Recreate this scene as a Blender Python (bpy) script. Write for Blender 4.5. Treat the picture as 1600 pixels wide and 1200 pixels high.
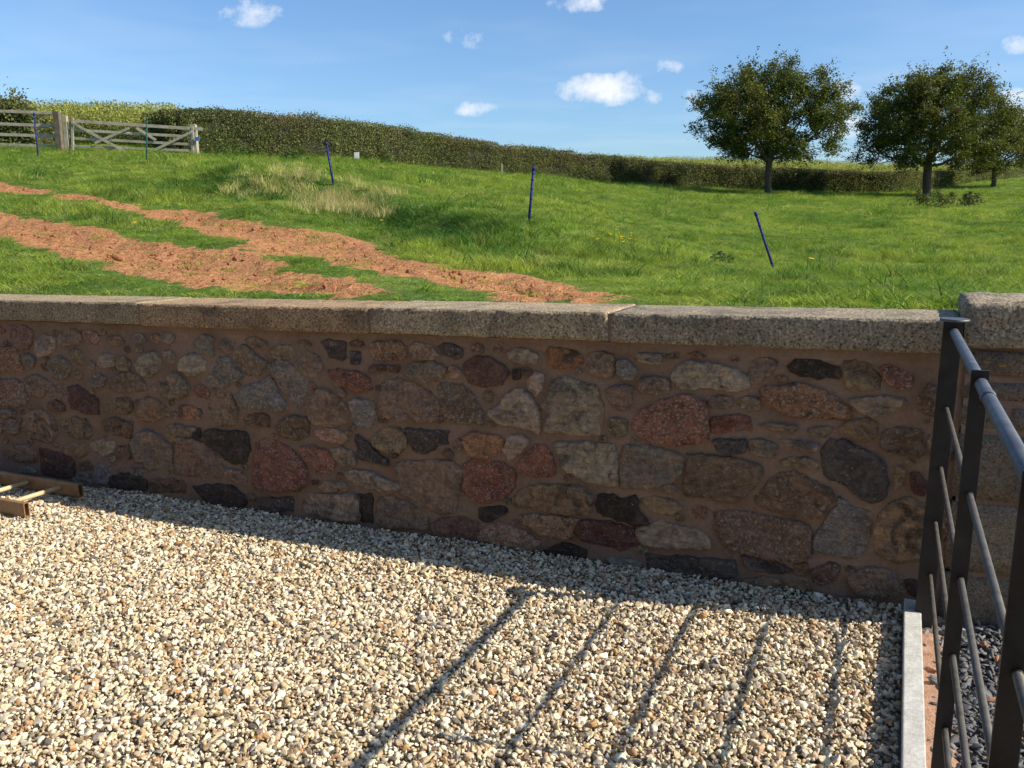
import bpy, bmesh, math, random
import numpy as np
from mathutils import Vector, Matrix, noise as mnoise

# ------------------------------------------------------------------ clean
for o in list(bpy.data.objects):
    bpy.data.objects.remove(o, do_unlink=True)
scene = bpy.context.scene
C = scene.collection

# ------------------------------------------------------------------ camera
F, CX, CY = 1330.0, 800.0, 600.0           # focal length and centre in photo pixels (1600x1200)
PITCH = math.radians(10.8)
CAM_H = 1.6
cam = bpy.data.cameras.new("camera")
cam.sensor_width = 36.0
cam.lens = F / 1600 * 36.0
cam.clip_start = 0.05
cam.clip_end = 3000
camo = bpy.data.objects.new("camera", cam)
C.objects.link(camo)
camo.location = (0, 0, CAM_H)
camo.rotation_euler = (math.radians(90) - PITCH, 0, 0)
scene.camera = camo

# ------------------------------------------------------------------ light
SUN = Vector((1.2867, -0.328, 1.0)).normalized()       # towards the sun
SUN_EL = math.asin(SUN.z)
SUN_AZ = math.atan2(SUN.x, SUN.y)                      # clockwise from +Y
sun = bpy.data.lights.new("sun", 'SUN')
sun.energy = 5.0
sun.angle = math.radians(0.53)
sun.color = (1.0, 0.92, 0.79)
suno = bpy.data.objects.new("sun", sun)
C.objects.link(suno)
suno.location = (40, -10, 30)
suno.rotation_euler = SUN.to_track_quat('Z', 'Y').to_euler()
SKY_STRENGTH = 0.098
scene.view_settings.view_transform = 'Standard'
scene.view_settings.look = 'None'
scene.view_settings.gamma = 1.0
scene.view_settings.exposure = 0.5
scene.view_settings.use_curve_mapping = False
scene.render.engine = 'CYCLES'
scene.cycles.max_bounces = 4
scene.cycles.diffuse_bounces = 3
scene.cycles.glossy_bounces = 2
scene.cycles.transmission_bounces = 2
scene.cycles.transparent_max_bounces = 4
scene.render.resolution_x = 1024
scene.render.resolution_y = 768

# ------------------------------------------------------------------ survey helpers: photo sight lines to places
cP, sP = math.cos(PITCH), math.sin(PITCH)
def sight(px, py):
    """side tangent and rise tangent of a sight line, per metre forward"""
    x = px - CX; y = CY - py
    fwd = F * cP + y * sP
    up = y * cP - F * sP
    return x / fwd, up / fwd
def at(px, py, depth):
    a, e = sight(px, py)
    return Vector((a * depth, depth, CAM_H + e * depth))

# ------------------------------------------------------------------ node helpers
def new_mat(name):
    m = bpy.data.materials.new(name)
    m.use_nodes = True
    nt = m.node_tree
    nt.nodes.clear()
    return m, nt
def N(nt, typ, **kw):
    n = nt.nodes.new(typ)
    for k, v in kw.items():
        if k in ('inp',):
            for kk, vv in v.items():
                n.inputs[kk].default_value = vv
        else:
            setattr(n, k, v)
    return n
def L(nt, a, b):
    nt.links.new(a, b)
def principled(nt, rough=0.85, spec=0.3):
    out = N(nt, 'ShaderNodeOutputMaterial')
    p = N(nt, 'ShaderNodeBsdfPrincipled')
    p.inputs['Roughness'].default_value = rough
    p.inputs['Specular IOR Level'].default_value = spec
    L(nt, p.outputs[0], out.inputs['Surface'])
    return p, out
def noise(nt, scale, detail=4, rough=0.55, vec=None, dist=0.0):
    n = N(nt, 'ShaderNodeTexNoise')
    n.inputs['Scale'].default_value = scale
    n.inputs['Detail'].default_value = detail
    n.inputs['Roughness'].default_value = rough
    n.inputs['Distortion'].default_value = dist
    if vec is not None: L(nt, vec, n.inputs['Vector'])
    return n
def ramp(nt, fac, stops):
    r = N(nt, 'ShaderNodeValToRGB')
    els = r.color_ramp.elements
    while len(els) > 1: els.remove(els[-1])
    els[0].position = stops[0][0]; els[0].color = tuple(stops[0][1]) + (1,)
    for p, c in stops[1:]:
        e = els.new(p); e.color = tuple(c) + (1,)
    L(nt, fac, r.inputs[0])
    return r
def mixc(nt, fac, a, b, blend='MIX'):
    m = N(nt, 'ShaderNodeMix', data_type='RGBA', blend_type=blend)
    for s, v in ((m.inputs[0], fac), (m.inputs[6], a), (m.inputs[7], b)):
        if hasattr(v, 'is_output'): L(nt, v, s)
        elif isinstance(v, (int, float)): s.default_value = v
        else: s.default_value = tuple(v) + ((1,) if len(v) == 3 else ())
    return m.outputs[2]
def math_n(nt, op, a, b=None, c=None, clamp=False):
    m = N(nt, 'ShaderNodeMath', operation=op, use_clamp=clamp)
    for i, v in enumerate((a, b, c)):
        if v is None: continue
        if hasattr(v, 'is_output'): L(nt, v, m.inputs[i])
        else: m.inputs[i].default_value = v
    return m.outputs[0]
def bump(nt, p, height, strength=0.4, dist=0.01):
    b = N(nt, 'ShaderNodeBump')
    b.inputs['Strength'].default_value = strength
    b.inputs['Distance'].default_value = dist
    L(nt, height, b.inputs['Height'])
    L(nt, b.outputs[0], p.inputs['Normal'])
    return b
def g3(v): return (v, v, v)

# ------------------------------------------------------------------ world: clear autumn sky with a few fair-weather clouds
w = bpy.data.worlds.new("World"); scene.world = w; w.use_nodes = True
nt = w.node_tree; nt.nodes.clear()
wo = N(nt, 'ShaderNodeOutputWorld'); bg = N(nt, 'ShaderNodeBackground')
L(nt, bg.outputs[0], wo.inputs[0])
bg.inputs['Strength'].default_value = SKY_STRENGTH
sky = N(nt, 'ShaderNodeTexSky', sky_type='NISHITA', sun_disc=False)
sky.sun_elevation = SUN_EL; sky.sun_rotation = SUN_AZ
sky.altitude = 50; sky.air_density = 1.0; sky.dust_density = 0.8; sky.ozone_density = 1.5
tc = N(nt, 'ShaderNodeTexCoord')
sep = N(nt, 'ShaderNodeSeparateXYZ'); L(nt, tc.outputs['Generated'], sep.inputs[0])
yy = math_n(nt, 'MAXIMUM', sep.outputs[1], 0.02)
ta = math_n(nt, 'DIVIDE', sep.outputs[0], yy)
te = math_n(nt, 'DIVIDE', sep.outputs[2], yy)
comb = N(nt, 'ShaderNodeCombineXYZ'); L(nt, ta, comb.inputs[0]); L(nt, te, comb.inputs[1])
cn = noise(nt, 30, 5, 0.66, comb.outputs[0], 0.0)
clouds = [ # photo x, y, half-width, half-height, strength
 (940,140,66,24,1.25),(978,127,30,17,0.8),(742,170,36,12,0.75),(398,20,54,21,0.6),(905,4,46,15,0.85),(730,60,38,15,0.45),
 (488,82,17,17,0.42),(1042,105,24,12,0.5),(1020,152,18,12,0.6),(1325,200,36,20,1.0),(1592,73,28,16,1.1),(1600,168,56,28,1.0),(1085,165,28,26,0.6),(1320,140,26,18,0.5),
 (-160,90,60,22,0.9),(1880,60,80,30,1.0),(560,-90,70,24,0.8),(1250,-120,90,30,0.9)]
total = None
for (cx, cy, sx, sy, st) in clouds:
    a0, e0 = sight(cx, cy)
    ma = N(nt, 'ShaderNodeVectorMath', operation='MULTIPLY_ADD')
    L(nt, comb.outputs[0], ma.inputs[0]); ma.inputs[1].default_value = (F / sx, F / sy, 0); ma.inputs[2].default_value = (-a0 * F / sx, -e0 * F / sy, 0)
    ma.inputs[1].default_value = (F / sx * 1.2, F / sy * 1.25, 0); ma.inputs[2].default_value = (-a0 * F / sx * 1.2, -e0 * F / sy * 1.25, 0)
    dt = N(nt, 'ShaderNodeVectorMath', operation='DOT_PRODUCT'); L(nt, ma.outputs[0], dt.inputs[0]); L(nt, ma.outputs[0], dt.inputs[1])
    v = math_n(nt, 'MULTIPLY_ADD', dt.outputs['Value'], -0.5 * st, st)
    total = v if total is None else math_n(nt, 'MAXIMUM', total, v)
nz = math_n(nt, 'MULTIPLY_ADD', cn.outputs[0], 3.2, -1.62)
dens = math_n(nt, 'ADD', total, nz)
dens = math_n(nt, 'MULTIPLY_ADD', dens, 0.85, -0.20, clamp=True)
dens = math_n(nt, 'MULTIPLY', dens, math_n(nt, 'MULTIPLY', total, 4.0, clamp=True))
# thin high veil over the whole sky
zz = math_n(nt, 'MAXIMUM', sep.outputs[2], 0.06)
dome = N(nt, 'ShaderNodeCombineXYZ')
L(nt, math_n(nt, 'DIVIDE', sep.outputs[0], zz), dome.inputs[0]); L(nt, math_n(nt, 'DIVIDE', sep.outputs[1], zz), dome.inputs[1])
vn = noise(nt, 0.5, 3, 0.6, dome.outputs[0])
veil = math_n(nt, 'MULTIPLY', math_n(nt, 'SUBTRACT', vn.outputs[0], 0.46, clamp=True), 0.5)
dens = math_n(nt, 'MAXIMUM', dens, veil)
white = N(nt, 'ShaderNodeRGB'); white.outputs[0].default_value = (6.9, 7.2, 7.7, 1)
skyc = mixc(nt, 1.0, sky.outputs[0], (0.76, 0.98, 1.22), 'MULTIPLY')
L(nt, mixc(nt, dens, skyc, white.outputs[0]), bg.inputs['Color'])

# ------------------------------------------------------------------ object helpers
def tag(o, label=None, cat=None, group=None, kind=None):
    if label: o['label'] = label
    if cat: o['category'] = cat
    if group: o['group'] = group
    if kind: o['kind'] = kind
    return o
def empty(name, loc=(0, 0, 0), rz=0.0):
    o = bpy.data.objects.new(name, None)
    o.empty_display_size = 0.1
    o.location = loc; o.rotation_euler = (0, 0, rz)
    C.objects.link(o)
    return o
WORLD = {}
def link(name, me, mat, parent=None, smooth=False):
    o = bpy.data.objects.new(name, me)
    if mat is not None and len(me.materials) == 0: me.materials.append(mat)
    C.objects.link(o)
    if parent is not None:
        o.parent = parent
        pw = WORLD.get(parent.name, Matrix.LocRotScale(parent.location, parent.rotation_euler, None))
        o.matrix_parent_inverse = pw.inverted()
        WORLD[o.name] = Matrix.Identity(4)      # parts are modelled in world coordinates
    if smooth: me.shade_smooth()
    return o
def mesh_arr(name, verts, faces):
    """fast mesh from an (n,3) array and an (m,k) array of one face size"""
    verts = np.asarray(verts, dtype=np.float32); faces = np.asarray(faces, dtype=np.int32)
    me = bpy.data.meshes.new(name)
    me.vertices.add(len(verts)); me.vertices.foreach_set('co', verts.ravel())
    m, k = faces.shape
    me.loops.add(m * k); me.loops.foreach_set('vertex_index', faces.ravel())
    me.polygons.add(m)
    me.polygons.foreach_set('loop_start', np.arange(0, m * k, k, dtype=np.int32))
    me.polygons.foreach_set('loop_total', np.full(m, k, dtype=np.int32))
    me.update(calc_edges=True)
    return me
def set_col(me, cols, name='col'):
    cols = np.asarray(cols, dtype=np.float32)
    a = me.attributes.new(name, 'FLOAT_COLOR', 'POINT')
    c = np.ones((len(cols), 4), dtype=np.float32); c[:, :3] = cols
    a.data.foreach_set('color', c.ravel())
def set_float(me, vals, name):
    a = me.attributes.new(name, 'FLOAT', 'POINT')
    a.data.foreach_set('value', np.asarray(vals, dtype=np.float32))
def bm_mesh(name, bm):
    me = bpy.data.meshes.new(name); bm.normal_update(); bm.to_mesh(me); bm.free(); return me
def box_between(p, q, w, h, up=Vector((0, 0, 1)), bev=0.0, jitter=0.0, rnd=None):
    """bar of section w (sideways) x h (along up) from p to q"""
    p = Vector(p); q = Vector(q)
    d = (q - p).normalized(); side = d.cross(up).normalized(); u = side.cross(d).normalized()
    bm = bmesh.new()
    vs = []
    for base in (p, q):
        for sx, sz in ((-1, -1), (1, -1), (1, 1), (-1, 1)):
            j = Vector((0, 0, 0))
            if jitter: j = Vector([rnd.uniform(-jitter, jitter) for _ in range(3)])
            vs.append(bm.verts.new(base + side * sx * w / 2 + u * sz * h / 2 + j))
    for f in ((0, 1, 2, 3), (7, 6, 5, 4), (0, 4, 5, 1), (1, 5, 6, 2), (2, 6, 7, 3), (3, 7, 4, 0)):
        bm.faces.new([vs[i] for i in f])
    bmesh.ops.recalc_face_normals(bm, faces=bm.faces)
    if bev: bmesh.ops.bevel(bm, geom=list(bm.edges), offset=bev, segments=2, affect='EDGES', profile=0.6)
    return bm
def tube_between(p, q, r, seg=12, r2=None):
    p = Vector(p); q = Vector(q); r2 = r if r2 is None else r2
    d = (q - p).normalized()
    s = d.cross(Vector((0, 0, 1)))
    if s.length < 1e-4: s = Vector((1, 0, 0))
    s.normalize(); t = s.cross(d)
    bm = bmesh.new()
    a = []; b = []
    for i in range(seg):
        an = 2 * math.pi * i / seg
        o = s * math.cos(an) + t * math.sin(an)
        a.append(bm.verts.new(p + o * r)); b.append(bm.verts.new(q + o * r2))
    for i in range(seg):
        f = bm.faces.new((a[i], a[(i + 1) % seg], b[(i + 1) % seg], b[i])); f.smooth = True
    bm.faces.new(a[::-1]); bm.faces.new(b)
    bmesh.ops.recalc_face_normals(bm, faces=bm.faces)
    return bm

# ------------------------------------------------------------------ scatter (instances of small prototypes on computed points)
def scatter(name, pts, rot, scl, idx, col, protos, extra=None):
    n = len(pts)
    me = bpy.data.meshes.new(name)
    me.vertices.add(n); me.vertices.foreach_set('co', np.asarray(pts, np.float32).ravel())
    for nm, arr in (('rot', rot), ('scl', scl)):
        a = me.attributes.new(nm, 'FLOAT_VECTOR', 'POINT'); a.data.foreach_set('vector', np.asarray(arr, np.float32).ravel())
    a = me.attributes.new('idx', 'INT', 'POINT'); a.data.foreach_set('value', np.asarray(idx, np.int32))
    set_col(me, col)
    me.update()
    o = bpy.data.objects.new(name, me); C.objects.link(o)
    pc = bpy.data.collections.new(name + "_kinds")
    for k, pm in enumerate(protos):
        po = bpy.data.objects.new("%s_kind_%02d" % (name, k), pm); pc.objects.link(po)
    ng = bpy.data.node_groups.new(name + "_nodes", 'GeometryNodeTree')
    ng.interface.new_socket("Geometry", in_out='INPUT', socket_type='NodeSocketGeometry')
    ng.interface.new_socket("Geometry", in_out='OUTPUT', socket_type='NodeSocketGeometry')
    gi = ng.nodes.new('NodeGroupInput'); go = ng.nodes.new('NodeGroupOutput')
    ci = ng.nodes.new('GeometryNodeCollectionInfo')
    ci.inputs['Collection'].default_value = pc
    ci.inputs['Separate Children'].default_value = True
    ci.inputs['Reset Children'].default_value = True
    ip = ng.nodes.new('GeometryNodeInstanceOnPoints')
    ip.inputs['Pick Instance'].default_value = True
    def attr(nm, t):
        a = ng.nodes.new('GeometryNodeInputNamedAttribute'); a.data_type = t; a.inputs['Name'].default_value = nm
        return next(s for s in a.outputs if s.enabled and s.name == 'Attribute')
    e2r = ng.nodes.new('FunctionNodeEulerToRotation')
    ng.links.new(attr('rot', 'FLOAT_VECTOR'), e2r.inputs[0])
    ng.links.new(gi.outputs[0], ip.inputs['Points'])
    ng.links.new(ci.outputs[0], ip.inputs['Instance'])
    ng.links.new(attr('idx', 'INT'), ip.inputs['Instance Index'])
    ng.links.new(e2r.outputs[0], ip.inputs['Rotation'])
    ng.links.new(attr('scl', 'FLOAT_VECTOR'), ip.inputs['Scale'])
    ng.links.new(ip.outputs[0], go.inputs[0])
    md = o.modifiers.new("scatter", 'NODES'); md.node_group = ng
    return o

def vnoise(x, y, seed=0, scale=1.0):
    """smooth value noise on arrays, about -1..1"""
    x = np.asarray(x) * scale + seed * 17.31; y = np.asarray(y) * scale + seed * 7.77
    xi = np.floor(x).astype(np.int64); yi = np.floor(y).astype(np.int64)
    fx = x - xi; fy = y - yi
    fx = fx * fx * (3 - 2 * fx); fy = fy * fy * (3 - 2 * fy)
    def h(a, b):
        v = (a * 374761393 + b * 668265263 + seed * 974711) & 0x7fffffff
        v = ((v ^ (v >> 13)) * 1274126177) & 0x7fffffff
        return ((v ^ (v >> 16)) & 0xffff) / 32767.5 - 1.0
    return (h(xi, yi) * (1 - fx) * (1 - fy) + h(xi + 1, yi) * fx * (1 - fy) + h(xi, yi + 1) * (1 - fx) * fy + h(xi + 1, yi + 1) * fx * fy)
def fbm(x, y, seed=0, scale=1.0, octs=4, gain=0.5):
    v = 0; a = 1.0; t = 0
    for k in range(octs):
        v = v + a * vnoise(x, y, seed + k * 5, scale * 2 ** k); t += a; a *= gain
    return v / t
# ------------------------------------------------------------------ the wall's line and the driveway plane
WO = Vector((1.632, 3.336, 0.0))                 # foot of the wall face at its right end
WANG = math.radians(24.6)
WU = Vector((math.cos(WANG), -math.sin(WANG), 0))      # along the wall, to the right
WN = Vector((-math.sin(WANG), -math.cos(WANG), 0))     # out of the wall face, towards the drive
SLOPE = 0.0244                                   # the drive and the wall fall gently to the left
COPE_TOP, COPE_BOT = 1.226, 1.088
def wall_uv(x, y):
    dx = x - WO.x; dy = y - WO.y
    return dx * WU.x + dy * WU.y, dx * WN.x + dy * WN.y
def drive_z(x, y):
    u, d = wall_uv(x, y)
    return SLOPE * u
def wpt(u, v, d):
    """u along the wall, v above the local drive, d out of the face"""
    return WO + WU * u + WN * d + Vector((0, 0, v + SLOPE * u))
def on_wall(px, py, d=0.0):
    a, e = sight(px, py)
    # point depth*(a,1): ((p - WO).WN) = d
    dep = (d + WO.x * WN.x + WO.y * WN.y) / (a * WN.x + WN.y)
    x, y, z = a * dep, dep, CAM_H + e * dep
    u, _ = wall_uv(x, y)
    return u, z - SLOPE * u
def on_drive(px, py, h=0.0):
    a, e = sight(px, py)
    # z = SLOPE*u + h
    k = a * WU.x + WU.y
    c = -(WO.x * WU.x + WO.y * WU.y)
    dep = (SLOPE * c + h - CAM_H) / (e - SLOPE * k)
    return Vector((a * dep, dep, CAM_H + e * dep))

# ------------------------------------------------------------------ field surface from survey points (photo sight line, distance forward)
SURVEY = [
 (-250,455,8.0),(-250,400,10.5),(-250,340,14),(-250,285,18),(-250,240,25),(-250,226,31),
 (0,457,6.9),(0,405,9.6),(0,350,13),(0,300,16.5),(0,262,20),(0,243,22.5),(0,235,29),
 (150,458,6.5),(150,380,10.8),(150,320,14.6),(150,262,20.5),(150,240,28.5),
 (300,460,6.1),(300,420,8.3),(300,370,11.6),(300,330,14.4),(300,300,16.6),(300,272,19.2),(300,252,24),(300,243,29.5),
 (430,462,5.8),(430,400,9.4),(430,350,12.4),(430,310,15.2),(430,282,18.2),(430,258,25),(430,246,33.2),
 (560,463,5.5),(560,430,7.4),(560,400,9.6),(560,350,13.2),(560,310,17.2),(560,285,20.5),(560,262,29),(560,250,38.5),
 (700,466,5.2),(700,420,8.4),(700,370,12.6),(700,325,18),(700,285,28),(700,264,43),
 (826,470,5.0),(826,430,8.0),(826,390,11.2),(826,347,15.2),(826,310,23),(826,288,36),(826,275,48),
 (1020,474,4.7),(1020,430,8.8),(1020,390,13),(1020,350,20),(1020,315,34),(1020,290,56.5),
 (1210,478,4.4),(1210,445,8.6),(1210,420,13.5),(1210,370,21.5),(1210,328,36),(1210,304,51.5),(1210,299,60),
 (1380,480,4.2),(1380,440,9),(1380,400,16),(1380,350,28),(1380,320,43),(1380,309,53),(1380,302,61),
 (1550,483,4.0),(1550,445,8.6),(1550,415,14),(1550,370,24),(1550,330,38),(1550,306,56),(1550,293,68),(1550,284,82),
 (1850,486,3.8),(1850,440,9),(1850,400,16),(1850,350,29),(1850,310,50),(1850,284,82),
 # beyond the hedge: the crop field up to its crest
 (1000,275,80),(1100,268,100),(1250,270,100),(1400,277,102),(1600,272,110),(1900,276,110),(820,258,80),(700,246,70),(560,234,56),(430,224,47),(300,220,38),(150,216,36),(0,215,36),(-250,216,38),
 (-250,214,60),(150,214,60),(430,222,80),(700,245,120),
 (-400,225,180),(200,230,180),(800,266,180),(1300,272,180),(1900,280,180)]
_ca = np.array([sight(p[0], p[1])[0] for p in SURVEY]); _ce = np.array([sight(p[0], p[1])[1] for p in SURVEY])
_cd = np.log(np.array([p[2] for p in SURVEY]))
KA = 2.2; KD = 1.0
def _phi(r2): return np.where(r2 > 1e-12, 0.5 * r2 * np.log(np.maximum(r2, 1e-12)), 0.0)
_P = np.stack([_ca * KA, _cd * KD], 1)
_n = len(_P)
_K = _phi(((_P[:, None] - _P[None]) ** 2).sum(-1)) + np.eye(_n) * 0.004
_A = np.zeros((_n + 3, _n + 3)); _A[:_n, :_n] = _K
_A[:_n, _n] = 1; _A[:_n, _n + 1:] = _P; _A[_n, :_n] = 1; _A[_n + 1:, :_n] = _P.T
_W = np.linalg.solve(_A, np.concatenate([_ce, np.zeros(3)]))
def field_e(a, d):
    a = np.atleast_1d(a).astype(float); d = np.atleast_1d(d).astype(float)
    q = np.stack([np.clip(a, -0.75, 0.85) * KA, np.log(d) * KD], 1)
    out = np.empty(len(q))
    for s in range(0, len(q), 20000):
        b = q[s:s + 20000]
        out[s:s + 20000] = _phi(((b[:, None] - _P[None]) ** 2).sum(-1)) @ _W[:_n] + _W[_n] + b @ _W[_n + 1:]
    return out
def smooth01(t):
    t = np.clip(t, 0, 1); return t * t * (3 - 2 * t)
BANK = None
def bank(x, y):
    """low turf bank above the upper rut: gentle behind, steep towards the track"""
    if BANK is None: return 0.0
    best, sgn, tt = bank_info(x, y)
    w_ = np.where(sgn > 0, 0.42, 1.9) * (1 + 0.25 * vnoise(x, y, 77, 0.8))
    return 0.36 * np.exp(-(best / w_) ** 2) * smooth01(tt * 5) * smooth01((1 - tt) * 5)
def bank_info(x, y):
    n = len(BANK)
    best = np.full(x.shape, 1e9); sgn = np.zeros(x.shape); tt = np.zeros(x.shape)
    for i in range(n - 1):
        x0, y0 = BANK[i]; x1, y1 = BANK[i + 1]; ex, ey = x1 - x0, y1 - y0
        t = np.clip(((x - x0) * ex + (y - y0) * ey) / (ex * ex + ey * ey), 0, 1)
        dx, dy = x - x0 - t * ex, y - y0 - t * ey
        d = np.hypot(dx, dy); s = np.where(ex * dy - ey * dx > 0, -1.0, 1.0)
        m = d < best
        best = np.where(m, d, best); sgn = np.where(m, s, sgn); tt = np.where(m, (i + t) / (n - 1), tt)
    return best, sgn, tt
def field_z(x, y):
    x = np.atleast_1d(x).astype(float); y = np.atleast_1d(y).astype(float)
    yc = np.maximum(y, 3.2)
    z = CAM_H + field_e(x / yc, yc) * yc
    u, d = wall_uv(x, y)
    p = -d
    near = COPE_TOP - 0.13 + SLOPE * u
    z = near + (z - near) * smooth01((p - 0.4) / 0.9)
    soft = smooth01((p - 0.6) / 2)
    z = z + soft * (0.03 * fbm(x, y, 3, 0.7, 3) + 0.035 * fbm(x, y, 53, 1.3, 3) + 0.012 * fbm(x, y, 57, 4.0, 2))
    z = z + bank(x, y)
    return z
def on_field(px, py, lo=4.2, hi=190):
    a, e = sight(px, py)
    ds = np.exp(np.linspace(math.log(lo), math.log(hi), 700))
    zz = field_z(a * ds, ds)
    ray = CAM_H + e * ds
    below = np.nonzero(ray <= zz)[0]
    i = below[0] if len(below) else len(ds) - 1
    if i > 0 and len(below):
        f0 = ray[i - 1] - zz[i - 1]; f1 = ray[i] - zz[i]
        dd = ds[i - 1] + (ds[i] - ds[i - 1]) * (f0 / (f0 - f1 + 1e-9))
    else: dd = ds[i]
    return Vector((a * dd, dd, CAM_H + e * dd))
def gz(x, y): return float(field_z(x, y)[0])

def poly_sdf(px, py, poly):
    """signed distance (negative inside) of points to polygon"""
    poly = np.asarray(poly, float); n = len(poly)
    d = np.full(px.shape, 1e9); inside = np.zeros(px.shape, bool)
    for i in range(n):
        x0, y0 = poly[i]; x1, y1 = poly[(i + 1) % n]
        ex, ey = x1 - x0, y1 - y0
        t = np.clip(((px - x0) * ex + (py - y0) * ey) / (ex * ex + ey * ey + 1e-12), 0, 1)
        d = np.minimum(d, np.hypot(px - x0 - t * ex, py - y0 - t * ey))
        c = ((y0 > py) != (y1 > py)) & (px < ex * (py - y0) / (ey + 1e-12) + x0)
        inside ^= c
    return np.where(inside, -d, d)
def ground_poly(pts): return [tuple(on_field(*p)[:2]) for p in pts]
BANK = [tuple(on_field(*q)[:2]) for q in ((250, 278), (340, 290), (430, 300), (520, 312), (590, 332), (680, 360), (790, 384), (860, 396))]
RUT_A = ground_poly([(-60,278),(30,291),(112,302),(180,314),(262,329),(319,331),(375,347),(450,356),(525,367),(562,378),(600,392),(687,419),(762,427),(819,432),(875,448),(931,459),(952,470),(800,470),(740,450),(665,438),(612,430),(556,421),(500,407),(440,398),(394,392),(375,376),(319,360),(244,341),(169,322),(75,306),(-60,292)])
RUT_B = ground_poly([(-80,328),(0,336),(75,346),(150,356),(225,377),(300,389),(394,396),(440,412),(469,428),(544,440),(600,452),(640,467),(349,460),(319,445),(225,428),(187,423),(112,401),(37,386),(0,375),(-80,366)])
STRAW = ground_poly([(390,290),(450,284),(520,288),(580,308),(615,332),(590,343),(520,330),(450,311)])
def soil_mask(x, y):
    n1 = fbm(x, y, 11, 1.7, 5, 0.62) * 0.30 + 0.02 + fbm(x, y, 21, 9.0, 2) * 0.12
    dA = poly_sdf(x, y, RUT_A); dB = poly_sdf(x, y, RUT_B)
    d = np.minimum(dA, dB)
    m = smooth01(0.5 - (d + n1) / 0.36)
    return m, d
# ------------------------------------------------------------------ field ground
def col_attr(nt, typ='GEOMETRY', nm='col'):
    a = N(nt, 'ShaderNodeAttribute', attribute_type=typ, attribute_name=nm); return a
m_field, nt = new_mat("field_ground")
p, out = principled(nt, 0.95, 0.15)
geo = N(nt, 'ShaderNodeNewGeometry')
soil = col_attr(nt, nm='soil')
n1 = noise(nt, 1.3, 5, 0.6, geo.outputs['Position']); n2 = noise(nt, 14, 4, 0.65, geo.outputs['Position']); n3 = noise(nt, 60, 3, 0.6, geo.outputs['Position'])
n4 = noise(nt, 0.12, 3, 0.5, geo.outputs['Position'])
green = ramp(nt, n1.outputs[0], [(0.25, (0.060, 0.120, 0.018)), (0.5, (0.105, 0.185, 0.026)), (0.75, (0.17, 0.225, 0.045))])
gfine = ramp(nt, n2.outputs[0], [(0.3, g3(0.55)), (0.7, g3(1.25))])
gcol = mixc(nt, 1.0, green.outputs[0], gfine.outputs[0], 'MULTIPLY')
far = ramp(nt, n4.outputs[0], [(0.35, (1.0, 1.0, 1.0)), (0.7, (1.25, 1.12, 0.9))])
gcol = mixc(nt, 1.0, gcol, far.outputs[0], 'MULTIPLY')
red = ramp(nt, n2.outputs[0], [(0.26, (0.18, 0.075, 0.034)), (0.40, (0.41, 0.182, 0.076)), (0.56, (0.55, 0.262, 0.112)), (0.85, (0.63, 0.34, 0.165))])
rn = ramp(nt, n3.outputs[0], [(0.3, g3(0.72)), (0.7, g3(1.15))])
rcol = mixc(nt, 1.0, red.outputs[0], rn.outputs[0], 'MULTIPLY')
edge = math_n(nt, 'ADD', soil.outputs['Fac'], math_n(nt, 'MULTIPLY', math_n(nt, 'SUBTRACT', n2.outputs[0], 0.5), 0.9))
edge = ramp(nt, edge, [(0.36, g3(0)), (0.56, g3(1))])
L(nt, mixc(nt, edge.outputs[0], gcol, rcol), p.inputs['Base Color'])
hh = math_n(nt, 'ADD', n2.outputs[0], math_n(nt, 'MULTIPLY', n3.outputs[0], 0.5))
bump(nt, p, hh, 1.0, 0.06)

ROWS, COLS = 300, 330
tt = np.linspace(0, 1, ROWS)
pp = 0.14 + 4.2 * (np.exp(tt * math.log(1 + 200 / 4.2)) - 1)
P_ = np.repeat(pp[:, None], COLS, 1)
S_ = np.repeat(np.linspace(0, 1, COLS)[None], ROWS, 0)
U_ = (-9.0 - 1.75 * P_) * (1 - S_) + (1.15 + 0.75 * P_) * S_
X_ = WO.x + WU.x * U_ - WN.x * P_; Y_ = WO.y + WU.y * U_ - WN.y * P_
x = X_.ravel(); y = Y_.ravel()
z = field_z(x, y)
sm, sd = soil_mask(x, y)
depth_fade = smooth01((26 - y) / 10)
rough_soil = (fbm(x, y, 31, 7.5, 4, 0.66) * 0.046 + np.abs(fbm(x, y, 41, 2.6, 2)) * 0.025) * sm
z = z - 0.07 * sm * smooth01(-sd / 0.5) + rough_soil
u_, d_ = wall_uv(x, y)
z = np.where(-d_ < 0.55, np.minimum(z, COPE_TOP - 0.10 + SLOPE * u_), z)
I = np.arange(ROWS * COLS).reshape(ROWS, COLS)
faces = np.stack([I[:-1, :-1], I[:-1, 1:], I[1:, 1:], I[1:, :-1]], -1).reshape(-1, 4)
me = mesh_arr("field", np.stack([x, y, z], 1), faces)
set_float(me, sm, 'soil')
field = link("field", me, m_field, smooth=True)
tag(field, "green grass field rising behind the stone wall with red soil ruts", "field", kind="structure")

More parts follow.
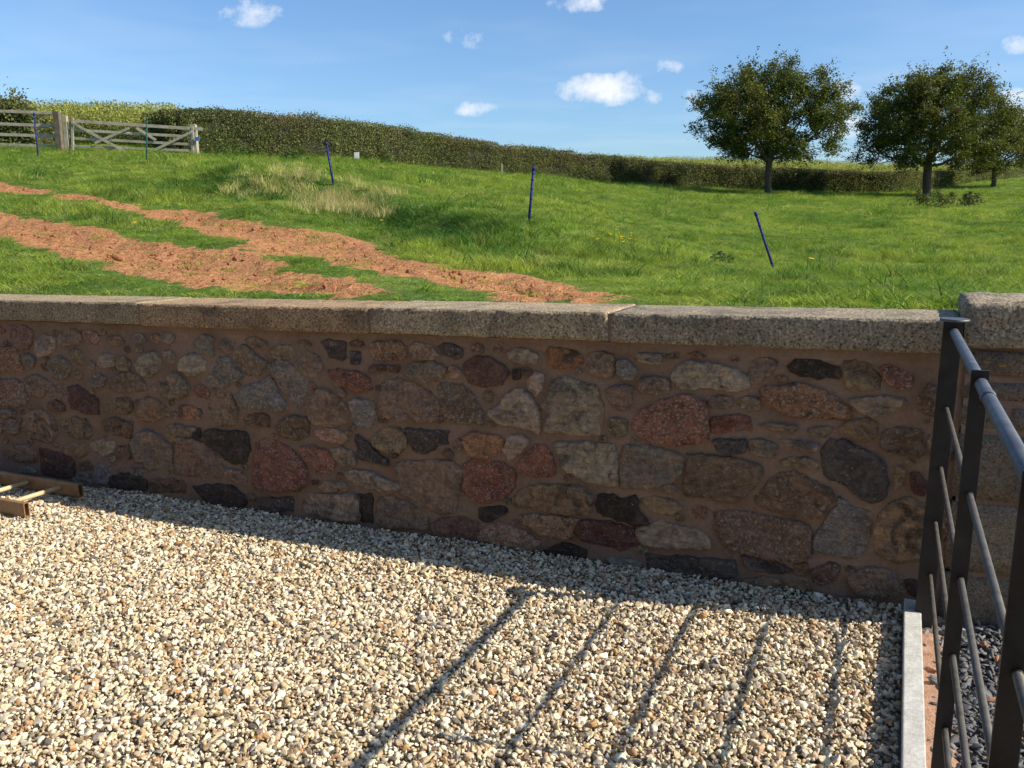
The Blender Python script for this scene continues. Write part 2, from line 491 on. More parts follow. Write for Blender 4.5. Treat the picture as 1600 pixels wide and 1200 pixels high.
# ------------------------------------------------------------------ grass
def leafy_mat(name, typ='INSTANCER', trans=0.35, rough=0.6, var=0.35, sat=1.0):
    m, nt = new_mat(name)
    out = N(nt, 'ShaderNodeOutputMaterial')
    a = col_attr(nt, typ)
    geo = N(nt, 'ShaderNodeNewGeometry')
    n = noise(nt, 3.0, 3, 0.6, geo.outputs['Position'])
    v = ramp(nt, n.outputs[0], [(0.3, g3(1 - var)), (0.7, g3(1 + var))])
    c = mixc(nt, 1.0, a.outputs['Color'], v.outputs[0], 'MULTIPLY')
    pr = N(nt, 'ShaderNodeBsdfPrincipled')
    pr.inputs['Roughness'].default_value = rough; pr.inputs['Specular IOR Level'].default_value = 0.25
    L(nt, c, pr.inputs['Base Color'])
    tr = N(nt, 'ShaderNodeBsdfTranslucent')
    tcol = mixc(nt, 1.0, c, (1.25, 1.35, 0.6), 'MULTIPLY')
    L(nt, tcol, tr.inputs['Color'])
    mx = N(nt, 'ShaderNodeMixShader'); mx.inputs[0].default_value = trans
    L(nt, pr.outputs[0], mx.inputs[1]); L(nt, tr.outputs[0], mx.inputs[2]); L(nt, mx.outputs[0], out.inputs['Surface'])
    return m
m_grass = leafy_mat("grass_blades")
def tuft(seed, blades, rad, hgt, width, lean, segs=3):
    r = np.random.default_rng(seed)
    V = []; Fc = []
    for b in range(blades):
        an = r.uniform(0, 2 * math.pi); rr = rad * math.sqrt(r.uniform(0, 1))
        bx, by = rr * math.cos(an), rr * math.sin(an)
        h = hgt * r.uniform(0.55, 1.15); wd = width * r.uniform(0.7, 1.3)
        la = r.uniform(0, 2 * math.pi); lb = lean * h * r.uniform(0.3, 1.3)
        fa = r.uniform(0, 2 * math.pi); sx, sy = math.cos(fa) * wd / 2, math.sin(fa) * wd / 2
        base = len(V)
        for s in range(segs):
            t = s / segs; k = 1 - 0.55 * t
            cx = bx + math.cos(la) * lb * t * t; cy = by + math.sin(la) * lb * t * t; cz = h * t * (1 - 0.25 * t * lean)
            V.append((cx - sx * k, cy - sy * k, cz)); V.append((cx + sx * k, cy + sy * k, cz))
        V.append((bx + math.cos(la) * lb, by + math.sin(la) * lb, h * (1 - 0.25 * lean)))
        for s in range(segs - 1):
            i = base + 2 * s; Fc.append((i, i + 1, i + 3)); Fc.append((i, i + 3, i + 2))
        i = base + 2 * (segs - 1); Fc.append((i, i + 1, i + 2))
    me = mesh_arr("tuft", V, np.array(Fc)); me.materials.append(m_grass)
    return me
rg = np.random.default_rng(5)
tufts_near = [tuft(10 + k, 26, 0.085, 0.085 + 0.02 * (k % 3), 0.0055, 0.9) for k in range(5)] + \
             [tuft(20 + k, 22, 0.10, 0.16, 0.006, 1.0) for k in range(3)] + \
             [tuft(30 + k, 34, 0.10, 0.30, 0.0035, 0.45, 2) for k in range(2)]
PTS = []; ROT = []; SCL = []; IDX = []; COL = []
def add_tufts(x, y, sc, idx, col):
    n = len(x)
    zz = field_z(x, y)
    PTS.append(np.stack([x, y, zz - 0.012], 1))
    ROT.append(np.stack([rg.normal(0, 0.10, n), rg.normal(0, 0.10, n), rg.uniform(0, 6.28, n)], 1))
    SCL.append(sc); IDX.append(idx); COL.append(col)
def sample_field(y0, y1, dens, margin=1.2):
    """points spread over the field between two forward distances"""
    ny = int((y1 - y0)); out = []
    xm = 0.64 * y1 + margin
    n = int((y1 - y0) * 2 * xm * dens)
    x = rg.uniform(-xm, xm, n); y = rg.uniform(y0, y1, n)
    u, d = wall_uv(x, y)
    ok = (np.abs(x) < 0.64 * y + margin) & (-d > 0.46) & (u < 1.0 + 0.7 * (-d))
    return x[ok], y[ok]
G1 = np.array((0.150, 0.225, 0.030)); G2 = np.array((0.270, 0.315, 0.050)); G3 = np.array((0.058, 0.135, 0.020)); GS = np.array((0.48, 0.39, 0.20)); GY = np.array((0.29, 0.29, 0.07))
def grass_cols(x, y, straw):
    n = len(x)
    t = smooth01(0.5 + 0.9 * fbm(x, y, 61, 0.45, 3) + rg.normal(0, 0.18, n))[:, None]
    c = G1 * (1 - t) + G2 * t
    dk = smooth01(0.3 + 1.9 * fbm(x, y, 71, 1.1, 3))[:, None]
    c = c * (1 - 0.6 * dk) + G3 * 0.6 * dk
    yv = smooth01(-0.35 + 1.9 * fbm(x, y, 81, 1.5, 3) + rg.normal(0, 0.15, n))[:, None] * 0.6
    c = c * (1 - yv) + GY * yv
    s = straw[:, None]
    c = c * (1 - s) + GS * s
    return c * rg.uniform(0.9, 1.4, n)[:, None]
for (y0, y1, dens, k) in ((4.0, 8, 170, 1.0), (8, 13, 110, 1.15), (13, 20, 55, 1.45), (20, 32, 24, 2.0), (32, 62, 9, 3.0), (62, 86, 3, 4.0)):
    x, y = sample_field(y0, y1, dens)
    sm, sd = soil_mask(x, y)
    keep = rg.uniform(0, 1, len(x)) > np.clip(sm * 1.5 - 0.05, 0, 0.955)
    # worn thin strip along the ruts
    x, y, sd = x[keep], y[keep], sd[keep]
    n = len(x)
    st = smooth01(0.5 - poly_sdf(x, y, STRAW) / 1.1 + 0.7 * fbm(x, y, 91, 1.6, 2)) * (y < 26)
    st = np.clip(st, 0, 1)
    tall = smooth01(0.1 + 1.5 * fbm(x, y, 95, 0.8, 3))
    near_rut = smooth01(1 - sd / 0.5)
    idx = rg.integers(0, 5, n)
    pick = rg.uniform(0, 1, n)
    idx = np.where(pick < 0.30 * tall, rg.integers(5, 8, n), idx)
    idx = np.where(pick < st * 0.75, rg.integers(8, 10, n), idx)
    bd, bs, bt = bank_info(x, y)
    bank_shade = (bs > 0) * smooth01(1 - (bd - 0.75) / 0.6) * smooth01(bd / 0.2) * smooth01(bt * 4) * smooth01((1 - bt) * 4)   # taller tufts, coloured darker for the shade on the bank's steep side
    shade_tuft = (rg.uniform(0, 1, n) < bank_shade * 0.7) & (idx < 8)
    idx = np.where(shade_tuft, rg.integers(5, 8, n), idx)
    straw = np.where(idx >= 8, rg.uniform(0.55, 1.0, n), st * 0.35 + (rg.uniform(0, 1, n) < 0.05) * 0.5)
    col = grass_cols(x, y, straw)
    h = (0.65 + 0.85 * tall) * (1 - 0.55 * near_rut) * rg.uniform(0.7, 1.3, n)
    h = h * np.where(y < 8, 0.58, 1.0)
    w_ = k * rg.uniform(0.85, 1.2, n)
    hz = h * (1 + (k - 1) * 0.30)
    hz = np.where(shade_tuft, hz * 1.25, hz); col = np.where(shade_tuft[:, None], G3 * rg.uniform(0.85, 1.35, (n, 1)), col)
    # coarse dark tussocks here and there
    tus = (rg.uniform(0, 1, n) < 0.030 * (0.4 + tall)) & (idx < 8)
    idx = np.where(tus, rg.integers(5, 8, n), idx); w_ = np.where(tus, w_ * 1.25, w_); hz = np.where(tus, hz * 1.35, hz)
    col = np.where(tus[:, None], G3 * rg.uniform(0.9, 1.4, (n, 1)), col)
    hz = np.where(idx >= 8, hz * 1.0, hz)
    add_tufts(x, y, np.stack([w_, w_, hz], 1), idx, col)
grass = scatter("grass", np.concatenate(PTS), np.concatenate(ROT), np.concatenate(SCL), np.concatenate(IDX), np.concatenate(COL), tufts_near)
tag(grass, "short green pasture grass with straw-coloured tufts covering the field", "grass", kind="stuff")
# ------------------------------------------------------------------ stone wall
def stone_material(name, mortar=False):
    m, nt = new_mat(name)
    p, out = principled(nt, 0.88, 0.25)
    tcn = N(nt, 'ShaderNodeNewGeometry')
    vec = tcn.outputs['Position']
    oi = N(nt, 'ShaderNodeObjectInfo')
    # a different patch of texture for every stone
    off = N(nt, 'ShaderNodeVectorMath', operation='ADD')
    mul = N(nt, 'ShaderNodeVectorMath', operation='SCALE'); mul.inputs[0].default_value = (31, 57, 83)
    L(nt, oi.outputs['Random'], mul.inputs['Scale']); L(nt, vec, off.inputs[0]); L(nt, mul.outputs[0], off.inputs[1])
    v = off.outputs[0]
    nb = noise(nt, 11, 4, 0.6, v, 0.6); nm = noise(nt, 42, 5, 0.65, v, 0.2); nf = noise(nt, 170, 3, 0.6, v)
    tint = ramp(nt, nb.outputs[0], [(0.28, (0.62, 0.60, 0.60)), (0.5, (1, 1, 1)), (0.72, (1.30, 1.22, 1.12))])
    c = mixc(nt, 1.0, oi.outputs['Color'], tint.outputs[0], 'MULTIPLY')
    second = N(nt, 'ShaderNodeAttribute', attribute_type='OBJECT', attribute_name='second')
    amount = N(nt, 'ShaderNodeAttribute', attribute_type='OBJECT', attribute_name='second_amount')
    nb2 = noise(nt, 8, 5, 0.62, v, 1.0)
    th = math_n(nt, 'SUBTRACT', math_n(nt, 'ADD', nb2.outputs[0], amount.outputs['Fac']), 0.98)
    th = math_n(nt, 'MULTIPLY', th, 9.0, clamp=True)
    c = mixc(nt, th, c, second.outputs['Color'])
    # bedding: streaks roughly along the courses, at a slant of their own
    st = N(nt, 'ShaderNodeMapping'); st.inputs['Scale'].default_value = (7, 7, 46)
    rt = N(nt, 'ShaderNodeCombineXYZ'); L(nt, math_n(nt, 'MULTIPLY_ADD', oi.outputs['Random'], 1.6, -0.8), rt.inputs[1])
    L(nt, rt.outputs[0], st.inputs['Rotation']); L(nt, v, st.inputs['Vector'])
    nst = noise(nt, 1.0, 4, 0.65, st.outputs[0], 0.6)
    bed = ramp(nt, nst.outputs[0], [(0.32, g3(0.66)), (0.52, g3(1.0)), (0.70, g3(1.28))])
    c = mixc(nt, 0.8, c, mixc(nt, 1.0, c, bed.outputs[0], 'MULTIPLY'))
    mot = ramp(nt, nm.outputs[0], [(0.3, g3(0.55)), (0.52, g3(1.0)), (0.72, g3(1.42))])
    c = mixc(nt, 1.0, c, mot.outputs[0], 'MULTIPLY')
    # pale mineral flecks and scratches
    speck = N(nt, 'ShaderNodeAttribute', attribute_type='OBJECT', attribute_name='speck')
    ns = noise(nt, 75, 4, 0.75, v, 0.8)
    ft = math_n(nt, 'SUBTRACT', math_n(nt, 'ADD', ns.outputs[0], math_n(nt, 'MULTIPLY', speck.outputs['Fac'], 0.17)), 0.615)
    ft = math_n(nt, 'MULTIPLY', ft, 11.0, clamp=True)
    c = mixc(nt, math_n(nt, 'MULTIPLY', ft, 0.75), c, (0.52, 0.45, 0.36))
    # dark pits
    pit = math_n(nt, 'MULTIPLY', math_n(nt, 'SUBTRACT', nf.outputs[0], 0.62), 7.0, clamp=True)
    c = mixc(nt, math_n(nt, 'MULTIPLY', pit, 0.55), c, (0.05, 0.043, 0.038))
    # lime smeared over from the joints
    nl = noise(nt, 13, 5, 0.7, v, 0.5)
    lm = math_n(nt, 'MULTIPLY', math_n(nt, 'SUBTRACT', nl.outputs[0], 0.53), 5.0, clamp=True)
    c = mixc(nt, math_n(nt, 'MULTIPLY', lm, 0.42), c, (0.30, 0.212, 0.155))
    # thin veins on some
    vein = N(nt, 'ShaderNodeAttribute', attribute_type='OBJECT', attribute_name='vein')
    vw = N(nt, 'ShaderNodeTexVoronoi', feature='DISTANCE_TO_EDGE'); vw.inputs['Scale'].default_value = 9
    wv = N(nt, 'ShaderNodeVectorMath', operation='ADD'); L(nt, v, wv.inputs[0])
    wn = noise(nt, 9, 3, 0.5, v); ws = N(nt, 'ShaderNodeVectorMath', operation='SCALE'); ws.inputs['Scale'].default_value = 0.12
    L(nt, wn.outputs['Color'], ws.inputs[0]); L(nt, ws.outputs[0], wv.inputs[1]); L(nt, wv.outputs[0], vw.inputs['Vector'])
    vl = math_n(nt, 'LESS_THAN', vw.outputs['Distance'], 0.012)
    vl = math_n(nt, 'MULTIPLY', vl, vein.outputs['Fac'])
    c = mixc(nt, vl, c, (0.30, 0.22, 0.17))
    L(nt, c, p.inputs['Base Color'])
    h = math_n(nt, 'ADD', math_n(nt, 'MULTIPLY', nm.outputs[0], 1.0), math_n(nt, 'MULTIPLY', nf.outputs[0], 0.35))
    h = math_n(nt, 'ADD', h, math_n(nt, 'MULTIPLY', nb.outputs[0], 1.6))
    bump(nt, p, h, 1.0, 0.022)
    return m
m_stone = stone_material("rubble_stone")

m_mortar, nt = new_mat("lime_mortar")
p, out = principled(nt, 0.95, 0.15)
geo = N(nt, 'ShaderNodeNewGeometry')
n1 = noise(nt, 4.5, 5, 0.6, geo.outputs['Position']); n2 = noise(nt, 55, 5, 0.7, geo.outputs['Position']); n3 = noise(nt, 1.1, 3, 0.5, geo.outputs['Position'])
c1 = ramp(nt, n1.outputs[0], [(0.25, (0.200, 0.128, 0.088)), (0.5, (0.262, 0.176, 0.124)), (0.75, (0.315, 0.222, 0.162))])
c2 = ramp(nt, n2.outputs[0], [(0.3, g3(0.82)), (0.7, g3(1.14))])
c3 = ramp(nt, n3.outputs[0], [(0.3, g3(0.85)), (0.7, g3(1.12))])
c = mixc(nt, 1.0, mixc(nt, 1.0, c1.outputs[0], c2.outputs[0], 'MULTIPLY'), c3.outputs[0], 'MULTIPLY')
L(nt, c, p.inputs['Base Color'])
bump(nt, p, math_n(nt, 'ADD', n2.outputs[0], n1.outputs[0]), 0.6, 0.012)

def granite_mat(name, base, dark, light, scale=1.0, stain=True):
    m, nt = new_mat(name)
    p, out = principled(nt, 0.85, 0.3)
    geo = N(nt, 'ShaderNodeNewGeometry'); oi = N(nt, 'ShaderNodeObjectInfo')
    n1 = noise(nt, 150 * scale, 3, 0.7, geo.outputs['Position']); n2 = noise(nt, 5, 5, 0.6, geo.outputs['Position'], 0.4); n3 = noise(nt, 45, 4, 0.6, geo.outputs['Position'])
    c = ramp(nt, n1.outputs[0], [(0.36, dark), (0.47, base), (0.56, base), (0.66, light)]).outputs[0]
    c = mixc(nt, 1.0, c, oi.outputs['Color'], 'MULTIPLY')
    t = ramp(nt, n2.outputs[0], [(0.28, g3(0.66)), (0.5, g3(1.0)), (0.75, (1.14, 1.12, 1.08))])
    c = mixc(nt, 1.0, c, t.outputs[0], 'MULTIPLY')
    t3 = ramp(nt, n3.outputs[0], [(0.3, g3(0.8)), (0.7, g3(1.15))])
    c = mixc(nt, 1.0, c, t3.outputs[0], 'MULTIPLY')
    if stain:
        nS = noise(nt, 2.2, 6, 0.7, geo.outputs['Position'], 1.2)
        s = math_n(nt, 'MULTIPLY', math_n(nt, 'SUBTRACT', nS.outputs[0], 0.50), 5.0, clamp=True)
        c = mixc(nt, math_n(nt, 'MULTIPLY', s, 0.70), c, (0.060, 0.056, 0.045))
    L(nt, c, p.inputs['Base Color'])
    bump(nt, p, math_n(nt, 'ADD', n1.outputs[0], math_n(nt, 'MULTIPLY', n3.outputs[0], 1.5)), 0.7, 0.006)
    return m
m_granite = granite_mat("coping_granite", (0.36, 0.285, 0.190), (0.085, 0.066, 0.044), (0.60, 0.52, 0.38), 0.6)

PAL = {'T': (0.293, 0.200, 0.128), 'N': (0.312, 0.209, 0.118), 'W': (0.429, 0.322, 0.222), 'G': (0.280, 0.226, 0.180), 'S': (0.111, 0.090, 0.074), 'D': (0.072, 0.055, 0.041),
       'R': (0.293, 0.122, 0.075), 'M': (0.163, 0.079, 0.058), 'O': (0.358, 0.183, 0.090), 'P': (0.442, 0.258, 0.165), 'B': (0.215, 0.130, 0.080), 'Q': (0.305, 0.188, 0.125)}
# traced courses: each block is photo corner x, y and the enlargement of the sketch, then one stone per entry: tone and outline
SKETCH = [
 (0, 490, 4.284, """
R 0,85 30,75 35,120 0,140;Q 80,90 150,80 205,100 220,160 190,235 120,230 85,180;W 240,200 290,140 355,160 375,230 320,270 265,285 238,240;T 400,130 440,95 510,105 540,150 535,205 470,205 405,210
R 552,115 600,108 660,130 672,212 610,205 570,170;O -60,240 0,238 60,220 110,235 130,320 150,350 140,385 60,385 -40,380;N 465,265 510,235 550,260 565,330 535,345 480,295;T 335,310 390,280 450,310 480,370 450,430 370,430 325,370
W 655,290 700,265 755,280 768,340 710,368 665,335;W 905,345 950,280 1020,255 1070,290 1065,370 1000,418 935,395;P 1090,255 1140,248 1170,280 1165,340 1130,335 1095,290;R -60,450 0,445 70,440 150,465 180,540 175,610 90,615 -50,600
T 165,445 230,410 310,440 340,480 290,550 210,545 185,500;B 325,600 370,580 430,600 435,650 370,660 330,640;T 345,490 440,470 465,530 455,580 380,570 325,550;M 468,490 530,485 580,530 650,570 660,670 590,665 485,625 470,560
T 735,470 790,410 880,400 960,450 975,510 870,525 770,510;T 560,420 640,390 715,430 690,490 600,490;N 690,620 790,570 870,570 895,640 850,670 740,665;N 940,600 990,560 1060,590 1140,650 1130,690 1010,725 930,690
T 1015,490 1060,460 1105,480 1120,420 1160,395 1215,430 1265,500 1230,550 1150,565 1070,545;N 165,690 230,650 310,660 360,720 380,790 340,860 240,840 165,790;T 30,720 90,700 130,740 125,800 60,810 20,770;N 415,710 480,690 570,710 615,780 600,830 500,830 425,780
B 690,730 760,700 880,735 875,830 790,815 705,790;N 430,900 480,865 560,875 600,920 540,960 450,940;W 610,870 680,845 760,860 770,920 700,950 640,920;B 800,890 860,880 875,970 800,970
Q 890,850 980,780 1080,830 1150,920 1130,1010 1000,1040 920,1000;N 1100,790 1150,740 1260,765 1280,810 1230,850 1150,855;M 275,910 350,920 490,975 500,1080 420,1095 290,1070;T 15,910 100,880 200,890 240,940 230,990 120,985 40,960
G 490,1100 540,1055 610,1080 620,1140 520,1140;G 640,1020 740,1000 760,1060 720,1140 650,1130;D 760,1090 860,1070 980,1110 980,1180 750,1170;D 1290,770 1340,765 1345,830 1300,830
T 725,165 790,150 835,185 820,220 735,210;G 890,140 960,130 980,190 900,190;P 1015,140 1055,130 1085,165 1060,195 1025,185;G 1085,135 1140,125 1175,160 1160,195 1095,190
B 1010,1110 1150,1105 1240,1130 1230,1190 1010,1190;G 150,1020 230,1040 240,1080 130,1060;Q -40,640 60,640 110,660 100,690 -40,690;G 880,1030 960,1040 950,1090 880,1080;B 530,990 600,980 620,1030 550,1050;T -30,740 10,735 15,800 -30,810"""),
 (280, 500, 4.284, """
W 5,290 40,235 110,225 185,285 160,345 75,375 15,330;G 85,180 130,115 185,95 225,110 232,235 150,225;Q 270,150 320,100 385,110 370,170 330,225 285,200;N 450,130 500,105 595,155 560,195 490,185
G 230,330 265,265 325,255 425,380 340,425 270,455 200,430 190,380;T 365,220 420,170 470,185 520,240 580,285 520,370 450,360 420,310 375,270;R 105,450 150,430 205,475 190,530 120,500;G 385,520 430,460 520,420 615,385 650,470 705,560 690,610 580,585 430,590
T 605,200 680,160 760,180 770,250 690,265 610,240;G 610,305 700,270 770,320 860,410 830,510 800,590 760,540 700,470 650,390;T 785,280 850,215 930,245 960,310 930,385 850,370 790,330;S 955,145 1010,130 1115,150 1110,265 1020,250
S 1145,215 1215,215 1210,300 1150,290;R 1000,345 1060,325 1170,345 1260,385 1280,455 1190,475 1110,430 1030,400;B 1145,150 1190,130 1240,155 1230,180 1150,175;T 865,570 900,490 960,465 1050,510 1120,590 1110,680 1020,705 900,685 865,625
G 1145,555 1190,525 1300,550 1310,620 1290,715 1190,710 1160,630;N 200,580 240,510 330,490 370,530 390,640 380,695 270,700 210,650;B 440,660 480,630 560,620 610,660 600,710 520,715 450,700;B 650,720 700,670 780,635 865,665 860,770 780,800 700,775
P 900,750 960,730 1060,735 1130,790 1090,820 980,815;D 175,770 205,735 310,745 440,750 465,870 445,945 370,960 290,910 230,850;Q 0,780 80,800 180,830 260,920 290,1000 270,1045 120,1040 0,1020;R 525,840 600,805 720,850 800,920 850,1020 850,1090 790,1130 600,1135 500,1110 510,960
R 820,850 900,850 990,880 1040,960 1010,1030 930,1025 870,960;T 1010,870 1080,850 1170,890 1180,960 1110,975 1050,930;S 1180,770 1230,790 1330,890 1400,940 1390,970 1280,945 1200,930 1195,860;W 1110,1030 1200,1000 1300,1020 1400,1070 1480,1110 1440,1145 1300,1130 1190,1100
Q 300,990 400,1010 450,1060 440,1110 340,1060;O 0,580 60,575 150,600 140,665 60,665 10,640;T 800,150 850,135 890,165 850,190;T 20,720 110,720 140,770 60,790 0,770;M 890,1075 935,1070 930,1100 890,1100"""),
 (280, 640, 5.0, """
W 985,690 1010,665 1390,665 1400,850 1290,865 1100,830 985,800;D 1405,670 1510,665 1510,880 1415,865;S 640,690 880,690 880,790 760,795 640,790;D 130,600 400,590 520,690 500,760 340,750 200,700;Q 1150,560 1290,570 1330,620 1180,640 1090,610"""),
 (560, 510, 4.284, """
O 90,125 130,105 240,95 300,110 310,215 215,225 120,220 95,180;O 345,140 400,100 470,120 545,190 530,210 430,225 365,200;S 530,140 570,110 640,115 705,165 690,215 640,215 570,180;B 750,130 790,118 840,130 835,175 755,170
W 1000,190 1050,145 1130,150 1195,190 1180,250 1090,245 1020,225;T 320,300 380,245 500,235 590,290 560,345 450,375 350,355;P 600,290 640,260 690,300 665,350 610,340;M 710,265 770,215 850,210 960,255 1000,320 935,395 810,390 740,370
D 1030,290 1085,290 1085,350 1035,362;W 1130,360 1180,310 1240,320 1235,400 1190,465 1140,420;B 75,265 150,258 275,265 270,305 85,305;Q 150,480 180,390 260,360 380,395 460,440 530,520 510,620 400,635 220,615 150,570
B 540,430 560,385 690,400 770,470 830,580 835,645 720,645 590,625 560,540;N 830,460 860,425 910,450 890,510 835,500;W 875,560 960,530 980,470 1070,425 1130,470 1205,560 1195,710 1080,660 960,660 890,600;S 330,690 440,695 595,705 590,795 520,800 500,830 430,850 365,820 350,760
N 85,760 160,690 250,675 310,720 320,800 270,840 150,830;T 640,780 670,745 700,785 680,835 645,825;O 710,740 780,710 950,740 965,780 930,850 830,880 730,850 715,790;W 975,820 1010,735 1090,730 1140,775 1080,850 1020,895
R 1070,920 1120,850 1200,790 1260,810 1310,900 1315,990 1190,1000 1090,980"""),
 (560, 700, 4.284, """
Q 275,110 340,95 480,90 620,100 690,150 680,230 650,300 650,420 530,425 400,355 300,310 275,250;R 715,110 780,85 940,100 1040,170 1035,260 960,340 880,355 780,340 720,270;D 805,410 880,400 985,390 995,430 920,470 870,495 810,470;T 135,420 150,340 220,325 350,370 450,440 460,540 330,530 140,520
B 500,520 560,470 700,460 790,500 790,610 640,605 510,580;O 800,590 870,530 960,505 1090,555 1185,610 1190,670 1060,670 930,635 830,620"""),
 (840, 700, 4.284, """
N -150,340 -110,280 0,255 120,245 270,260 350,320 330,430 200,440 60,410 -40,390 -140,390;O -110,460 0,445 120,460 270,480 260,545 220,600 100,590 -20,560;D 395,370 430,305 520,320 560,345 650,320 680,420 740,500 650,510 520,470 410,430;M 250,560 300,490 450,490 640,540 650,640 560,680 450,650 330,620
N 700,340 800,330 920,360 970,420 900,440 790,440 720,390;W 670,560 750,510 850,495 930,520 1040,540 1120,600 1140,670 960,665 800,660 700,625;R 1035,410 1080,385 1130,410 1120,470 1050,465;D 60,690 180,630 260,650 330,690 320,735 210,735;G 470,745 560,725 700,770 690,805 520,800
S 740,715 870,720 1100,740 1300,750 1310,870 1100,860 880,840 760,800"""),
 (840, 520, 4.284, """
O 65,150 90,100 200,115 285,140 290,210 180,245 100,235 75,190;T 335,150 420,130 510,150 505,290 400,290 330,255;G 530,190 600,185 660,240 640,310 560,310 530,260;W 650,150 690,135 830,150 825,210 740,205 660,190
T 680,360 700,300 860,300 885,345 885,395 800,410 700,400;W 920,290 950,215 1050,195 1200,215 1340,255 1390,300 1400,370 1280,385 1180,365 1060,365 940,370;W 40,480 90,400 110,330 180,305 300,340 380,365 420,510 415,660 330,675 200,655 70,660 55,590 90,540;T 455,390 520,355 630,365 620,470 600,525 500,480
N 475,590 520,565 600,590 600,680 540,705 475,660;R 650,620 700,540 720,510 850,460 950,430 1010,425 1110,480 1130,560 1130,720 1000,735 890,740 770,715 700,690;W 130,740 250,740 500,755 520,830 535,1015 440,1015 330,985 190,910 150,830;T 580,770 720,760 940,810 960,880 940,950 820,1030 640,1040 570,1020
B 1020,820 1130,825 1300,850 1495,900 1470,980 1390,1090 1300,1130 1150,1090 990,1080 1000,980;T 1140,460 1200,415 1300,430 1305,490 1240,510 1160,500;R 1165,600 1190,555 1371,555 1405,560 1420,650 1320,655 1200,675 1165,640;S 1170,720 1260,715 1390,715 1385,805 1300,820 1200,790
B 860,150 950,130 945,170 870,175;O 1000,140 1070,125 1130,160 1060,165;R 1280,160 1330,145 1345,190 1300,190;T 830,1030 900,1010 935,1040 910,1070 850,1060"""),
 (1120, 530, 4.284, """
T 210,230 250,140 340,125 405,155 370,240 260,300 215,280;D 490,180 530,140 640,140 810,185 815,265 690,260 590,250 500,215;N 860,160 900,140 1030,180 1080,250 1090,330 970,335 870,325;R 1090,190 1140,180 1290,225 1310,280 1290,330 1170,320 1120,260
O 300,350 360,310 400,330 490,300 620,310 720,360 860,450 875,500 840,530 640,515 480,510 400,450 340,410;W 885,410 950,390 1130,385 1240,400 1255,460 1100,500 1010,515 920,450;T 140,410 200,385 290,400 295,470 220,485 150,455;T 295,580 370,555 540,585 530,615 400,610
T 610,600 680,585 775,590 760,645 680,660 620,630;N 825,600 900,545 1000,535 1075,570 1060,640 1010,685 930,665 840,640;T 225,680 300,665 400,710 400,770 320,795 230,760;W 430,680 500,675 640,695 690,720 640,755 550,745
N 420,810 500,790 600,790 690,820 680,870 560,850 440,840;S 715,770 760,690 850,690 900,710 1020,770 1110,830 1130,960 1110,1050 1020,1085 970,1050 860,970 760,930 720,870;B 270,1060 330,1000 420,905 520,895 640,960 740,1010 765,1060 720,1150 660,1190 580,1185 450,1160 300,1110;T 1190,860 1240,845 1268,880 1240,970 1195,1010
B 1110,630 1200,600 1371,620 1371,790 1250,780 1110,740;M 1295,900 1340,885 1400,950 1390,1050 1320,1040 1290,980;B 1340,400 1420,300 1480,330 1560,480 1480,520 1380,490;T 1420,640 1540,620 1590,700 1560,820 1430,800"""),
 (1120, 700, 4.284, """
B 10,450 60,420 250,450 480,490 590,510 600,730 430,740 250,710 60,650 10,560;G 660,590 740,470 800,400 830,330 880,390 970,430 1030,440 1010,560 985,690 880,720 760,715 655,670;N 1070,560 1110,430 1180,370 1280,350 1371,390 1440,450 1440,700 1330,740 1200,745 1070,700;S 165,725 300,725 430,780 500,830 400,840 250,820 190,780
B 520,780 600,770 620,850 530,850;B 640,820 740,770 830,790 800,880 700,920 645,890;N 190,880 330,865 600,905 620,945 500,970 350,930 200,920;T 880,870 1000,800 1130,820 1250,870 1270,950 1150,1000 950,980;D 1260,880 1371,890 1400,1010 1290,980;B 1480,330 1560,350 1590,560 1500,620 1460,480"""),
]
SPECK = {'R': 0.75, 'G': 0.45, 'W': 0.3, 'T': 0.4, 'Q': 0.45, 'O': 0.6, 'S': 0.2, 'D': 0.05, 'M': 0.15, 'B': 0.35, 'N': 0.3, 'P': 0.4}
SECOND = {'R': ((0.248, 0.155, 0.105), 0.42), 'G': ((0.248, 0.223, 0.186), 0.45), 'W': ((0.167, 0.130, 0.093), 0.44), 'T': ((0.223, 0.180, 0.136), 0.45), 'Q': ((0.223, 0.186, 0.149), 0.5), 'O': ((0.124, 0.074, 0.046), 0.45),
          'S': ((0.167, 0.105, 0.074), 0.36), 'D': ((0.074, 0.062, 0.053), 0.40), 'M': ((0.136, 0.062, 0.050), 0.42), 'B': ((0.186, 0.143, 0.099), 0.42), 'N': ((0.136, 0.093, 0.059), 0.45), 'P': ((0.310, 0.223, 0.167), 0.45)}
